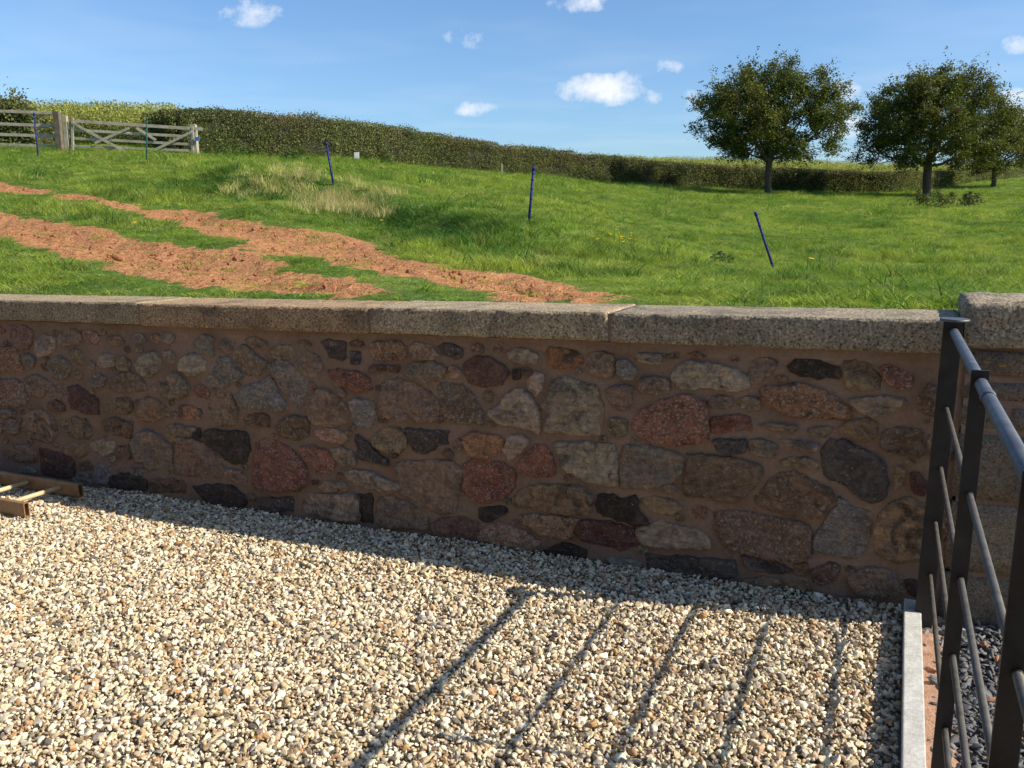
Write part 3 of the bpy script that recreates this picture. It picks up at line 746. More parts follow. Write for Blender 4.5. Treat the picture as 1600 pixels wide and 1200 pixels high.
def rough_stone(poly, rnd, proud, big):
    """stone with an irregular outline bedded in the joint and a rough rounded face; poly in (u, v) metres"""
    pts = [Vector((a, b)) for a, b in poly]
    cen = sum(pts, Vector((0, 0))) / len(pts)
    pts = [cen + (q - cen) * 1.115 for q in pts]
    per = sum((pts[i] - pts[i - 1]).length for i in range(len(pts)))
    nseg = max(12, min(34, int(per / 0.022)))
    # resample
    out = []; acc = 0.0; step = per / nseg; i = 0; pos = 0.0
    segs = [(pts[k], pts[(k + 1) % len(pts)]) for k in range(len(pts))]
    lens = [(b - a).length for a, b in segs]; cum = 0.0; k = 0
    for s in range(nseg):
        t = s * step
        while k < len(segs) - 1 and t > cum + lens[k]: cum += lens[k]; k += 1
        a, b = segs[k]; out.append(a.lerp(b, min(1, (t - cum) / max(lens[k], 1e-6))))
    sm = [(out[j - 1] + out[j] * 12 + out[(j + 1) % nseg]) / 14 for j in range(nseg)]
    size = per / 4
    sm = [q + Vector((rnd.uniform(-1, 1), rnd.uniform(-1, 1))) * min(0.0065, size * 0.05) for q in sm]
    bm = bmesh.new(); rings = []
    tiltu, tiltv = rnd.uniform(-0.13, 0.13), rnd.uniform(-0.13, 0.13)
    sd = rnd.uniform(0, 100)
    for (f, dd, jj) in ((1.02, -0.03, 0), (1.0, 0.001, 0.002), (0.965, proud * 0.8, 0.004), (0.84, proud, 0.007), (0.62, proud * 1.05, 0.010), (0.34, proud * 1.0, 0.011)):
        ring = []
        for q in sm:
            r = cen + (q - cen) * f
            nn = mnoise.noise(Vector((r.x * 16 + sd, r.y * 16, sd * 0.7))) * jj * 1.6 + rnd.uniform(-1, 1) * jj * 0.35
            dz = dd + nn + (tiltu * (r.x - cen.x) + tiltv * (r.y - cen.y)) * (1 if f < 0.99 else 0) * 0.6
            ring.append(bm.verts.new(wpt(r.x, r.y, dz)))
        rings.append(ring)
    cv = bm.verts.new(wpt(cen.x, cen.y, proud * 1.1 + rnd.uniform(-0.004, 0.004)))
    for a, b in zip(rings, rings[1:]):
        for j in range(nseg):
            bm.faces.new((a[j], a[(j + 1) % nseg], b[(j + 1) % nseg], b[j]))
    for j in range(nseg):
        bm.faces.new((rings[-1][j], rings[-1][(j + 1) % nseg], cv))
    bmesh.ops.recalc_face_normals(bm, faces=bm.faces)
    for f in bm.faces: f.smooth = True
    return bm
U_LEFT = -7.2
U_END = on_wall(1506, 520, 0.03)[0]
wall = empty("stone_wall", wpt(-2.5, 0, 0))
tag(wall, "shaded rubble stone wall in brown mortar with granite coping beside the gravel", "wall")
rnd = random.Random(7)
TRACED = []
def add_stone(tone, poly, parent, k):
    us = [q[0] for q in poly]; vs = [q[1] for q in poly]
    big = max(us) - min(us)
    bm = rough_stone(poly, rnd, rnd.uniform(0.003, 0.010) + min(0.009, big * 0.025), big)
    o = link("stone", bm_mesh("stone", bm), m_stone, parent)
    c = PAL[tone]; v = rnd.uniform(0.88, 1.14)
    o.color = tuple(ch * v * rnd.uniform(0.95, 1.05) for ch in c) + (1,)
    o['speck'] = SPECK[tone] * rnd.uniform(0.3, 1.3)
    o['second'] = list(SECOND[tone][0])
    o['second_amount'] = SECOND[tone][1] + rnd.uniform(-0.08, 0.07)
    o['vein'] = 0.45 if (tone == 'M' and 0.2 < big < 0.3) else 0.0
    return o
k = 0
for (ox, oy, sc, txt) in SKETCH:
    for ent in txt.replace("\n", ";").split(";"):
        ent = ent.strip()
        if not ent: continue
        bits = ent.split()
        poly = []
        for b in bits[1:]:
            a, c = b.split(","); poly.append(on_wall(ox + float(a) / sc, oy + float(c) / sc))
        add_stone(bits[0], poly, wall, k); k += 1; TRACED.append(poly)
# the same rubble carries on to the left, out of the photograph
u_edge = on_wall(-22, 600)[0]
v = 0.02
while v < COPE_BOT - 0.09:
    h = rnd.uniform(0.12, 0.2)
    u = u_edge - 0.03
    if v + h > COPE_BOT - 0.03: h = COPE_BOT - 0.035 - v
    while u > U_LEFT + 0.3:
        wdt = rnd.uniform(0.14, 0.32)
        n = rnd.randint(6, 8); cx, cy = u - wdt / 2, v + h / 2 + rnd.uniform(-0.012, 0.012)
        poly = []
        for j in range(n):
            an = 2 * math.pi * (j + rnd.uniform(-0.25, 0.25)) / n
            ca, sa = math.cos(an), math.sin(an)
            s = (abs(ca) ** 3 + abs(sa) ** 3) ** (-1 / 3)
            poly.append((cx + ca * s * (wdt / 2 - 0.014) * rnd.uniform(0.85, 1.0), cy + sa * s * (h / 2 - 0.008) * rnd.uniform(0.85, 1.0)))
        add_stone(rnd.choice("TTTNNNQQWGGRRBBOMSP"), poly, wall, k); k += 1
        u -= wdt
    v += h
# small pinning stones wedged in the wider joints
tries = 0; pins = []
boxes = [(min(q[0] for q in P_), max(q[0] for q in P_), min(q[1] for q in P_), max(q[1] for q in P_), P_) for P_ in TRACED]
while tries < 9000 and len(pins) < 62:
    tries += 1
    cu, cv = rnd.uniform(u_edge + 0.05, U_END - 0.05), rnd.uniform(0.06, COPE_BOT - 0.05)
    best = 1.0
    for (a0, a1, b0_, b1, P_) in boxes:
        if cu < a0 - 0.12 or cu > a1 + 0.12 or cv < b0_ - 0.12 or cv > b1 + 0.12: continue
        best = min(best, float(poly_sdf(np.array([cu]), np.array([cv]), P_)[0]))
        if best < 0.026: break
    if best < 0.026: continue
    rr = min(best - 0.010, rnd.uniform(0.018, 0.06))
    if rr < 0.016: continue
    n = rnd.randint(5, 7)
    st = rnd.uniform(1.0, 1.25)
    poly = [(cu + math.cos(2 * math.pi * (j + rnd.uniform(-0.3, 0.3)) / n) * rr * st, cv + math.sin(2 * math.pi * (j + rnd.uniform(-0.3, 0.3)) / n) * rr * rnd.uniform(0.75, 1.0)) for j in range(n)]
    pins.append(poly)
    boxes.append((min(q[0] for q in poly), max(q[0] for q in poly), min(q[1] for q in poly), max(q[1] for q in poly), poly))
    add_stone(rnd.choice("TTNQQBBTN"), poly, wall, k); k += 1
print("STONES", k)
# mortar body: an uneven pointed face, flat elsewhere
nu, nv = 420, 62
uu = np.linspace(U_LEFT, U_END + 0.02, nu); vv = np.linspace(-0.12, COPE_BOT + 0.003, nv)
UU, VV = np.meshgrid(uu, vv)
dd = fbm(UU.ravel(), VV.ravel(), 5, 9, 4) * 0.0055 + fbm(UU.ravel(), VV.ravel(), 9, 2.2, 2) * 0.004
dd = dd - 0.003 + np.where(VV.ravel() > COPE_BOT - 0.05, 0.006, 0)
XX = WO.x + WU.x * UU.ravel() + WN.x * dd; YY = WO.y + WU.y * UU.ravel() + WN.y * dd; ZZ = VV.ravel() + SLOPE * UU.ravel()
I = np.arange(nu * nv).reshape(nv, nu)
fc = [tuple(f) for f in np.stack([I[:-1, :-1], I[:-1, 1:], I[1:, 1:], I[1:, :-1]], -1).reshape(-1, 4)]
V = list(zip(XX.tolist(), YY.tolist(), ZZ.tolist()))
back = [tuple(wpt(uu[i], vv[j], -0.36)) for j in (0, nv - 1) for i in (0, nu - 1)]
b0 = len(V); V += back
fc += [(b0, b0 + 2, b0 + 3, b0 + 1)]
fc += [tuple([int(I[j, 0]) for j in range(nv)] + [b0 + 2, b0]), tuple([int(I[j, -1]) for j in range(nv - 1, -1, -1)] + [b0 + 1, b0 + 3])]
fc += [tuple([int(I[-1, i]) for i in range(nu)] + [b0 + 3, b0 + 2]), tuple([int(I[0, i]) for i in range(nu - 1, -1, -1)] + [b0, b0 + 1])]
me = bpy.data.meshes.new("mortar"); me.from_pydata(V, [], fc); me.update()
link("mortar", me, m_mortar, wall)

def granite_block(u0, u1, v0, v1, d0, d1, seed, rough=0.004, res=0.035, round_=0.012):
    """dressed block, d0 back .. d1 front, with softened uneven arrises"""
    nx = max(2, int((u1 - u0) / res)); ny = max(2, int((d1 - d0) / res)); nz = max(2, int((v1 - v0) / res))
    bm = bmesh.new()
    bmesh.ops.create_cube(bm, size=1.0)
    def cut(axis, n):
        for i in range(1, n):
            co = Vector((0, 0, 0)); co[axis] = -0.5 + i / n
            no = Vector((0, 0, 0)); no[axis] = 1
            bmesh.ops.bisect_plane(bm, geom=list(bm.verts) + list(bm.edges) + list(bm.faces), plane_co=co, plane_no=no)
    cut(0, nx); cut(1, ny); cut(2, nz)
    su, sd, sv = u1 - u0, d1 - d0, v1 - v0
    for vtx in bm.verts:
        c = Vector((vtx.co.x * su, vtx.co.y * sd, vtx.co.z * sv))
        h = Vector((su / 2, sd / 2, sv / 2))
        q = Vector([max(-(h[i] - round_), min(h[i] - round_, c[i])) for i in range(3)])
        dlt = c - q
        if dlt.length > 1e-6:
            k = sum(1 for i in range(3) if abs(dlt[i]) > 1e-6)
            if k > 1: dlt = dlt.normalized() * round_
        c = q + dlt
        s = Vector((c.x + seed * 3.1, c.y, c.z))
        nv_ = Vector((mnoise.noise(s * 14), mnoise.noise(s * 14 + Vector((9, 0, 0))), mnoise.noise(s * 14 + Vector((0, 9, 0))))) * rough
        nv_ += Vector((mnoise.noise(s * 50), mnoise.noise(s * 50 + Vector((9, 0, 0))), mnoise.noise(s * 50 + Vector((0, 9, 0))))) * rough * 0.5
        c += nv_
        vtx.co = wpt((u0 + u1) / 2 + c.x, (v0 + v1) / 2 + c.z, (d0 + d1) / 2 + c.y)
    bmesh.ops.recalc_face_normals(bm, faces=bm.faces)
    for f in bm.faces: f.smooth = True
    return bm
uj = [on_wall(px, 500, 0.04)[0] for px in (-240, 218, 578, 952)]
ends = [U_LEFT] + uj + [U_END]
tints = [(0.95, 0.9, 0.82), (0.98, 0.93, 0.82), (1.06, 0.88, 0.72), (1.05, 1.02, 0.94), (0.86, 0.88, 0.88)]
for i in range(5):
    bm = granite_block(ends[i] + 0.007, ends[i + 1] - 0.007, COPE_BOT + 0.004 + 0.004 * (i % 2), COPE_TOP + (0.004 if i % 2 else 0), -0.40, 0.04 + (0.004, -0.002, 0.003, 0.006, 0.0)[i], 11 + i, 0.0035, 0.022, 0.007)
    o = link("coping_stone", bm_mesh("coping_stone", bm), m_granite, wall)
    o.color = tints[i] + (1,)
    if i:
        bm = box_between(wpt(ends[i] - 0.0085, (COPE_BOT + COPE_TOP) / 2 + 0.004, -0.18), wpt(ends[i] + 0.0085, (COPE_BOT + COPE_TOP) / 2 + 0.004, -0.18), 0.434, COPE_TOP - COPE_BOT - 0.014)
        link("coping_joint", bm_mesh("coping_joint", bm), m_mortar, wall)

# ------------------------------------------------------------------ gate pillar
PU0, PU1 = U_END + 0.012, U_END + 0.56
pillar = empty("gate_pillar", wpt(U_END + 0.28, 0, -0.2))
tag(pillar, "square granite block gate pillar with a thick cap at the right end of the wall", "pillar")
bm = box_between(wpt(PU0 + 0.02, 0.50, -0.20), wpt(PU1 - 0.02, 0.50, -0.20), 0.43, 1.30)
link("mortar", bm_mesh("mortar", bm), m_mortar, pillar)
m_block = granite_mat("pillar_granite", (0.20, 0.155, 0.112), (0.08, 0.062, 0.045), (0.31, 0.255, 0.19), 0.7)
rows = [(-0.05, 0.20, [(0, 1)]), (0.21, 0.50, [(0, 1)]), (0.515, 0.78, [(0, 1)]), (0.80, 0.895, [(0, 0.30), (0.32, 0.50), (0.52, 1)]), (0.915, 0.99, [(0, 0.7), (0.73, 1)]), (1.01, 1.112, [(0.02, 0.62), (0.66, 1)])]
pk = 0
for (v0, v1, cuts) in rows:
    for (a, b) in cuts:
        bm = granite_block(PU0 + (PU1 - PU0) * a, PU0 + (PU1 - PU0) * b - 0.006, v0, v1, -0.43, 0.022 + 0.004 * (pk % 3), 40 + pk, 0.006, 0.06, 0.014)
        o = link("block", bm_mesh("block", bm), m_block, pillar)
        t = rnd.uniform(0.85, 1.15); o.color = (t, t * rnd.uniform(0.93, 1.0), t * rnd.uniform(0.88, 1.0), 1); pk += 1
bm = granite_block(PU0 - 0.015, PU1 + 0.04, 1.122, 1.297, -0.47, 0.055, 77, 0.010, 0.025, 0.022)
o = link("cap_stone", bm_mesh("cap_stone", bm), m_granite, pillar); o.color = (0.95, 0.96, 0.95, 1)
m_lichen, nt = new_mat("yellow_lichen")
p, out = principled(nt, 0.95, 0.1)
geo = N(nt, 'ShaderNodeNewGeometry'); n = noise(nt, 60, 4, 0.6, geo.outputs['Position'])
L(nt, ramp(nt, n.outputs[0], [(0.35, (0.20, 0.14, 0.05)), (0.6, (0.42, 0.27, 0.03))]).outputs[0], p.inputs['Base Color'])
for (lu, lv, lr) in ((U_END + 0.09, 1.065, 0.022), (U_END + 0.14, 1.055, 0.018), (U_END + 0.21, 1.08, 0.02), (U_END + 0.175, 1.07, 0.010)):
    bm = bmesh.new(); ring = []
    for j in range(11):
        an = 2 * math.pi * j / 11; rr = lr * rnd.uniform(0.6, 1.2)
        ring.append(bm.verts.new(wpt(lu + math.cos(an) * rr, lv + math.sin(an) * rr * 0.5, 0.026)))
    cvt = bm.verts.new(wpt(lu, lv, 0.036))
    for j in range(11): bm.faces.new((ring[j], ring[(j + 1) % 11], cvt))
    bmesh.ops.recalc_face_normals(bm, faces=bm.faces)
    link("lichen_patch", bm_mesh("lichen_patch", bm), m_lichen, pillar)
# ------------------------------------------------------------------ driveway bed and gravel
def flat_mat(name, stops, scale, rough=0.9, bumpd=0.01, spec=0.2, metal=0.0, detail=5):
    m, nt = new_mat(name)
    p, out = principled(nt, rough, spec)
    p.inputs['Metallic'].default_value = metal
    geo = N(nt, 'ShaderNodeNewGeometry')
    n = noise(nt, scale, detail, 0.62, geo.outputs['Position'], 0.2)
    n2 = noise(nt, scale * 6, 4, 0.6, geo.outputs['Position'])
    c = ramp(nt, n.outputs[0], stops).outputs[0]
    t = ramp(nt, n2.outputs[0], [(0.3, g3(0.84)), (0.7, g3(1.14))])
    L(nt, mixc(nt, 1.0, c, t.outputs[0], 'MULTIPLY'), p.inputs['Base Color'])
    if bumpd: bump(nt, p, math_n(nt, 'ADD', n.outputs[0], n2.outputs[0]), 0.6, bumpd)
    return m
m_bed = flat_mat("drive_bed", [(0.3, (0.22, 0.17, 0.115)), (0.7, (0.40, 0.32, 0.22))], 30)
KQ = on_drive(1413, 932, 0.07); KU = wall_uv(KQ.x, KQ.y)[0]                                   # kerb runs straight out from the wall here
def drive_sheet(name, u0, u1, d0, d1, mat, dz=0.0, n=24):
    V = []; Fc = []
    for j in range(n + 1):
        for i in range(n + 1):
            u = u0 + (u1 - u0) * i / n; d = d0 + (d1 - d0) * j / n
            V.append(tuple(wpt(u, dz, d)))
    for j in range(n):
        for i in range(n):
            a = j * (n + 1) + i; Fc.append((a, a + n + 1, a + n + 2, a + 1))
    me = bpy.data.meshes.new(name); me.from_pydata(V, [], Fc); me.update()
    return link(name, me, mat)
tag(drive_sheet("driveway", -9.5, 3.5, -0.3, 7.5, m_bed, -0.012), "gravelled drive in front of the stone wall", "driveway", kind="structure")

def pebble(seed, flat=0.62, cuts=7, sub=2, smooth=True, rough=0.012):
    r = random.Random(seed)
    bm = bmesh.new(); bmesh.ops.create_icosphere(bm, subdivisions=sub, radius=0.5)
    planes = []
    for _ in range(cuts):
        n = Vector((r.gauss(0, 1), r.gauss(0, 1), r.gauss(0, 1))).normalized(); planes.append((n, r.uniform(0.20, 0.40)))
    for v in bm.verts:
        for n, d in planes:
            k = v.co.dot(n)
            if k > d: v.co -= n * (k - d)
        v.co += Vector((r.uniform(-1, 1), r.uniform(-1, 1), r.uniform(-1, 1))) * rough
        v.co = Vector((v.co.x * 1.15, v.co.y * r.uniform(0.84, 0.86), v.co.z * flat))
    for f in bm.faces: f.smooth = smooth
    return bm_mesh("pebble", bm)
def pebble_mat(name, rough=0.7, dark=0.0):
    m, nt = new_mat(name)
    p, out = principled(nt, rough, 0.35)
    a = col_attr(nt, 'INSTANCER'); tcn = N(nt, 'ShaderNodeTexCoord')
    geo = N(nt, 'ShaderNodeNewGeometry')
    n = noise(nt, 75, 3, 0.6, geo.outputs['Position'], 0.5); n2 = noise(nt, 320, 3, 0.6, geo.outputs['Position'])
    t = ramp(nt, n.outputs[0], [(0.3, (0.72, 0.68, 0.62)), (0.5, (1, 1, 1)), (0.7, (1.12, 1.1, 1.06))])
    t2 = ramp(nt, n2.outputs[0], [(0.3, g3(0.88)), (0.7, g3(1.08))])
    L(nt, mixc(nt, 1.0, mixc(nt, 1.0, a.outputs['Color'], t.outputs[0], 'MULTIPLY'), t2.outputs[0], 'MULTIPLY'), p.inputs['Base Color'])
    bump(nt, p, n2.outputs[0], 0.35, 0.002)
    return m
m_peb = pebble_mat("pebbles")
protos = [pebble(100 + k, (0.55, 0.66, 0.76, 0.46)[k % 4], 8 + k % 5, 2, k % 3 == 0, 0.02) for k in range(14)]
for pm in protos: pm.materials.append(m_peb)
rg = np.random.default_rng(17)
def pick_cols(n, table):
    w = np.array([t[0] for t in table], float); w /= w.sum()
    k = rg.choice(len(table), n, p=w)
    base = np.array([t[1] for t in table])[k]
    return base * rg.uniform(0.82, 1.15, (n, 1)) * rg.uniform(0.96, 1.04, (n, 3))
CREAM = [(30, (0.784, 0.689, 0.511)), (28, (0.657, 0.541, 0.352)), (19, (0.509, 0.377, 0.220)), (5.5, (0.435, 0.255, 0.117)), (9, (0.360, 0.316, 0.249)), (4.5, (0.127, 0.107, 0.084)), (5, (0.265, 0.184, 0.104))]
def gravel_bed_z(u, d):
    return 0.010 * fbm(u, d, 13, 1.3, 3) + 0.004 * fbm(u, d, 14, 5, 2) + 0.022 * np.exp(-np.maximum(d, 0) / 0.10) * (0.6 + 0.6 * vnoise(u, d * 0, 15, 2.2))
def lay_gravel(cell, u0, u1, d0, d1, keep):
    nu = int((u1 - u0) / cell); nd = int((d1 - d0) / cell)
    gu, gd = np.meshgrid(np.arange(nu), np.arange(nd))
    u = u0 + (gu.ravel() + rg.uniform(0, 1, nu * nd)) * cell; d = d0 + (gd.ravel() + rg.uniform(0, 1, nu * nd)) * cell
    x = WO.x + WU.x * u + WN.x * d; y = WO.y + WU.y * u + WN.y * d
    k = keep(x, y, u, d)
    return x[k], y[k], u[k], d[k]
def in_view(x, y, m=0.5): return (y > 1.7) & (x > -0.64 * y - m) & (x < 0.66 * y + m)
print("KU", KU, "U_END", U_END)
xs, ys, us, ds = lay_gravel(0.0128, -8.0, KU - 0.004, 0.002, 4.6, lambda x, y, u, d: in_view(x, y) & (u < KU - 0.006))
n = len(xs)
zb = gravel_bed_z(us, ds) + SLOPE * us + rg.uniform(-0.004, 0.011, n)
size = np.clip(rg.lognormal(math.log(0.0180), 0.36, n), 0.008, 0.040)
size = np.where(ds < size * 0.6, size * 0.8, size)
ds2 = np.maximum(ds, size * 0.42); xs = xs + WN.x * (ds2 - ds); ys = ys + WN.y * (ds2 - ds)
rot = np.stack([rg.normal(0, 0.6, n), rg.normal(0, 0.6, n), rg.uniform(0, 6.28, n)], 1)
scl = size[:, None] * np.stack([rg.uniform(0.95, 1.3, n), rg.uniform(0.85, 1.1, n), rg.uniform(0.85, 1.2, n)], 1)
gravel = scatter("gravel", np.stack([xs, ys, zb + size * 0.16], 1), rot, scl, rg.integers(0, 14, n), pick_cols(n, CREAM), protos)
tag(gravel, "cream and tan pea gravel spread over the drive", "gravel", kind="stuff")

# darker slate chippings on the far side of the kerb
m_chip = pebble_mat("slate_chips", 0.6)
chips = [pebble(200 + k, (0.34, 0.42, 0.5)[k % 3], 9, 2) for k in range(6)]
for pm in chips: pm.materials.append(m_chip)
xs, ys, us, ds = lay_gravel(0.0165, KU + 0.07, 2.6, 0.03, 3.0, lambda x, y, u, d: (y > 0.9) & (x < 0.66 * y + 0.8) & (u > KU + 0.075 + 0.022 * vnoise(d, d * 0, 3, 6.0) + 0.012 * (d > 0.5)))
n = len(xs)
zb = 0.006 * fbm(us, ds, 23, 3, 3) + SLOPE * us + rg.uniform(-0.004, 0.010, n) - 0.01
size = np.clip(rg.lognormal(math.log(0.026), 0.3, n), 0.013, 0.05)
rot = np.stack([rg.normal(0, 0.5, n), rg.normal(0, 0.5, n), rg.uniform(0, 6.28, n)], 1)
scl = size[:, None] * np.stack([rg.uniform(1.0, 1.5, n), rg.uniform(0.75, 1.05, n), rg.uniform(0.8, 1.2, n)], 1)
SLATE = [(60, (0.105, 0.108, 0.112)), (25, (0.165, 0.165, 0.165)), (12, (0.055, 0.056, 0.06)), (3, (0.24, 0.16, 0.11))]
sl = scatter("slate_chippings", np.stack([xs, ys, zb + size * 0.15], 1), rot, scl, rg.integers(0, 6, n), pick_cols(n, SLATE), chips)
tag(sl, "dark grey slate chippings behind the steel gate", "gravel", kind="stuff")
# strip of red sandy subsoil beside the kerb
m_sand = flat_mat("red_sand", [(0.3, (0.30, 0.16, 0.10)), (0.55, (0.44, 0.26, 0.17)), (0.8, (0.52, 0.34, 0.24))], 25, 0.95, 0.02)
V = []; Fc = []
nu, nd = 14, 90
for j in range(nd + 1):
    for i in range(nu + 1):
        u = KU + 0.066 + 0.10 * i / nu; d = 0.02 + 2.9 * j / nd
        V.append(tuple(wpt(u, 0.012 - 0.02 * (i / nu) ** 2 + 0.008 * float(fbm(np.array([u]), np.array([d]), 8, 14, 3)[0]), d)))
for j in range(nd):
    for i in range(nu):
        a = j * (nu + 1) + i; Fc.append((a, a + nu + 1, a + nu + 2, a + 1))
me = bpy.data.meshes.new("subsoil"); me.from_pydata(V, [], Fc); me.update()
tag(link("subsoil", me, m_sand, smooth=True), "strip of red sandy subsoil along the kerb", "soil", kind="structure")
# broken brick bits on the chippings
m_brick = flat_mat("broken_brick", [(0.3, (0.34, 0.15, 0.075)), (0.7, (0.50, 0.26, 0.14))], 60, 0.9, 0.003)
LB = ["orange brick fragment lying nearest the pillar foot", "small orange brick fragment against the kerb side", "brick fragment on the slate beside the nearest gate upright", "broken brick piece on the slate, behind the thin bars", "little tan brick chip at the pillar base"]
for k, (px, py, s) in enumerate(((1538, 1006, 0.036), (1455, 1046, 0.030), (1547, 1094, 0.030), (1557, 1028, 0.028), (1518, 1008, 0.020))):
    q = on_drive(px, py, 0.02)
    pm = pebble(300 + k, 0.6, 11, 2); pm.materials.append(m_brick)
    o = link("brick_fragment", pm, m_brick)
    o.location = q; o.scale = (s * 1.7, s * 1.0, s * 1.1); o.rotation_euler = (0.3 * k, 0.2, 1.0 + k)
    tag(o, LB[k], "brick fragment", "brick fragments on the chippings")

# ------------------------------------------------------------------ concrete kerb
m_conc = flat_mat("kerb_concrete", [(0.3, (0.40, 0.385, 0.345)), (0.55, (0.52, 0.505, 0.46)), (0.8, (0.60, 0.585, 0.54))], 14, 0.85, 0.003)
KW, KH = 0.062, 0.075
def kerb_bm(d0, d1):
    return box_between(wpt(KU + KW / 2, KH - 0.11, d0), wpt(KU + KW / 2, KH - 0.11, d1), KW, 0.22, bev=0.004)
kerb = empty("kerb", wpt(KU, 0, 0.5)); tag(kerb, "pale concrete edging kerb between cream gravel and dark slate chippings", "kerb")
for (d0, d1) in ((0.055, 2.30), (2.304, 3.2)):
    link("kerb_stone", bm_mesh("kerb_stone", kerb_bm(d0, d1)), m_conc, kerb)

# ------------------------------------------------------------------ steel gate standing open beside the kerb
m_steel, nt = new_mat("weathered_steel")
p, out = principled(nt, 0.5, 0.4); p.inputs['Metallic'].default_value = 0.45
geo = N(nt, 'ShaderNodeNewGeometry')
n1 = noise(nt, 9, 5, 0.65, geo.outputs['Position'], 0.5); n2 = noise(nt, 90, 4, 0.6, geo.outputs['Position'])
c = ramp(nt, n1.outputs[0], [(0.3, (0.020, 0.019, 0.018)), (0.55, (0.036, 0.034, 0.032)), (0.8, (0.062, 0.057, 0.050))]).outputs[0]
c = mixc(nt, math_n(nt, 'MULTIPLY', math_n(nt, 'SUBTRACT', n2.outputs[0], 0.64), 4.0, clamp=True), c, (0.11, 0.07, 0.04))
L(nt, c, p.inputs['Base Color'])
L(nt, ramp(nt, n1.outputs[0], [(0.3, g3(0.38)), (0.7, g3(0.6))]).outputs[0], p.inputs['Roughness'])
bump(nt, p, n2.outputs[0], 0.15, 0.002)
m_rail, nt = new_mat("bright_mill_steel")
p, out = principled(nt, 0.52, 0.4); p.inputs['Metallic'].default_value = 0.5
geo = N(nt, 'ShaderNodeNewGeometry')
n1 = noise(nt, 20, 5, 0.6, geo.outputs['Position'], 0.4); n2 = noise(nt, 140, 3, 0.6, geo.outputs['Position'])
c = ramp(nt, n1.outputs[0], [(0.3, (0.085, 0.09, 0.10)), (0.6, (0.145, 0.155, 0.17)), (0.8, (0.20, 0.175, 0.15))]).outputs[0]
L(nt, c, p.inputs['Base Color']); bump(nt, p, n2.outputs[0], 0.12, 0.001)
m_bar, nt = new_mat("grey_round_bar")
p, out = principled(nt, 0.55, 0.45); p.inputs['Metallic'].default_value = 0.35
geo = N(nt, 'ShaderNodeNewGeometry'); n1 = noise(nt, 25, 5, 0.6, geo.outputs['Position'], 0.4)
L(nt, ramp(nt, n1.outputs[0], [(0.3, (0.075, 0.068, 0.056)), (0.7, (0.15, 0.135, 0.11))]).outputs[0], p.inputs['Base Color'])

GP = Vector((1.640, 3.148, 0))                       # gate post foot
gu0, gd0 = wall_uv(GP.x, GP.y)
GU, GD = gu0, gd0
def gpt(s, z, side=0.0):
    """s metres out from the post along the gate, z height above the post foot, side towards +u"""
    q = GP + WN * s + WU * (side + 0.012 * s)
    return Vector((q.x, q.y, z))
post = empty("gate_post", gpt(0, 0)); tag(post, "dark flat steel gate post with a round disc cap near the pillar", "gate post")
bm = box_between(gpt(0, -0.05, -0.005), gpt(0, 1.235, 0.0), 0.066, 0.010, up=WN, bev=0.0015)
link("post_plate", bm_mesh("post_plate", bm), m_steel, post)
bm = box_between(gpt(-0.023, -0.05, 0.024), gpt(-0.023, 1.233, 0.029), 0.009, 0.038, up=WN, bev=0.0015)
link("post_web", bm_mesh("post_web", bm), m_steel, post)
bm = tube_between(gpt(-0.01, 1.236, 0.004), gpt(-0.01, 1.246, 0.004), 0.051, 32)
bmesh.ops.bevel(bm, geom=[e for e in bm.edges if len(e.link_faces) == 2 and not (e.link_faces[0].smooth and e.link_faces[1].smooth)], offset=0.002, segments=2, affect='EDGES')
link("disc_cap", bm_mesh("disc_cap", bm), m_rail, post)

sgate = empty("steel_gate", gpt(0.6, 0)); tag(sgate, "open steel estate gate with thin round bars and a thicker top rail", "gate")
UPS = (1.13, 2.10, 3.05)
RZ = (1.198, 0.905, 0.672, 0.452, 0.235)
for s in UPS:
    bm = box_between(gpt(s, 0.06, 0.0), gpt(s, 1.232, 0.0), 0.041, 0.010, up=WN, bev=0.0012)
    o = link("upright", bm_mesh("upright", bm), m_steel, sgate)
for i, z in enumerate(RZ):
    r = 0.0158 if i == 0 else 0.0085
    bm = tube_between(gpt(0.006, z, 0.004), gpt(3.06, z, 0.004), r, 16 if i == 0 else 12)
    bar = link("top_rail" if i == 0 else "bar", bm_mesh("bar", bm), m_rail if i == 0 else m_bar, sgate)
    # weld collars where a bar enters an upright
    for s in (0.0,) + UPS:
        bm = tube_between(gpt(s + 0.005, z, 0.004), gpt(s + 0.011, z, 0.004), r * 1.15, 12)
        link("weld_collar", bm_mesh("weld_collar", bm), m_steel, bar)
bm = tube_between(gpt(1.30, RZ[0], 0.004), gpt(1.345, RZ[0], 0.004), 0.0175, 16)
link("rail_sleeve", bm_mesh("rail_sleeve", bm), m_rail, sgate)

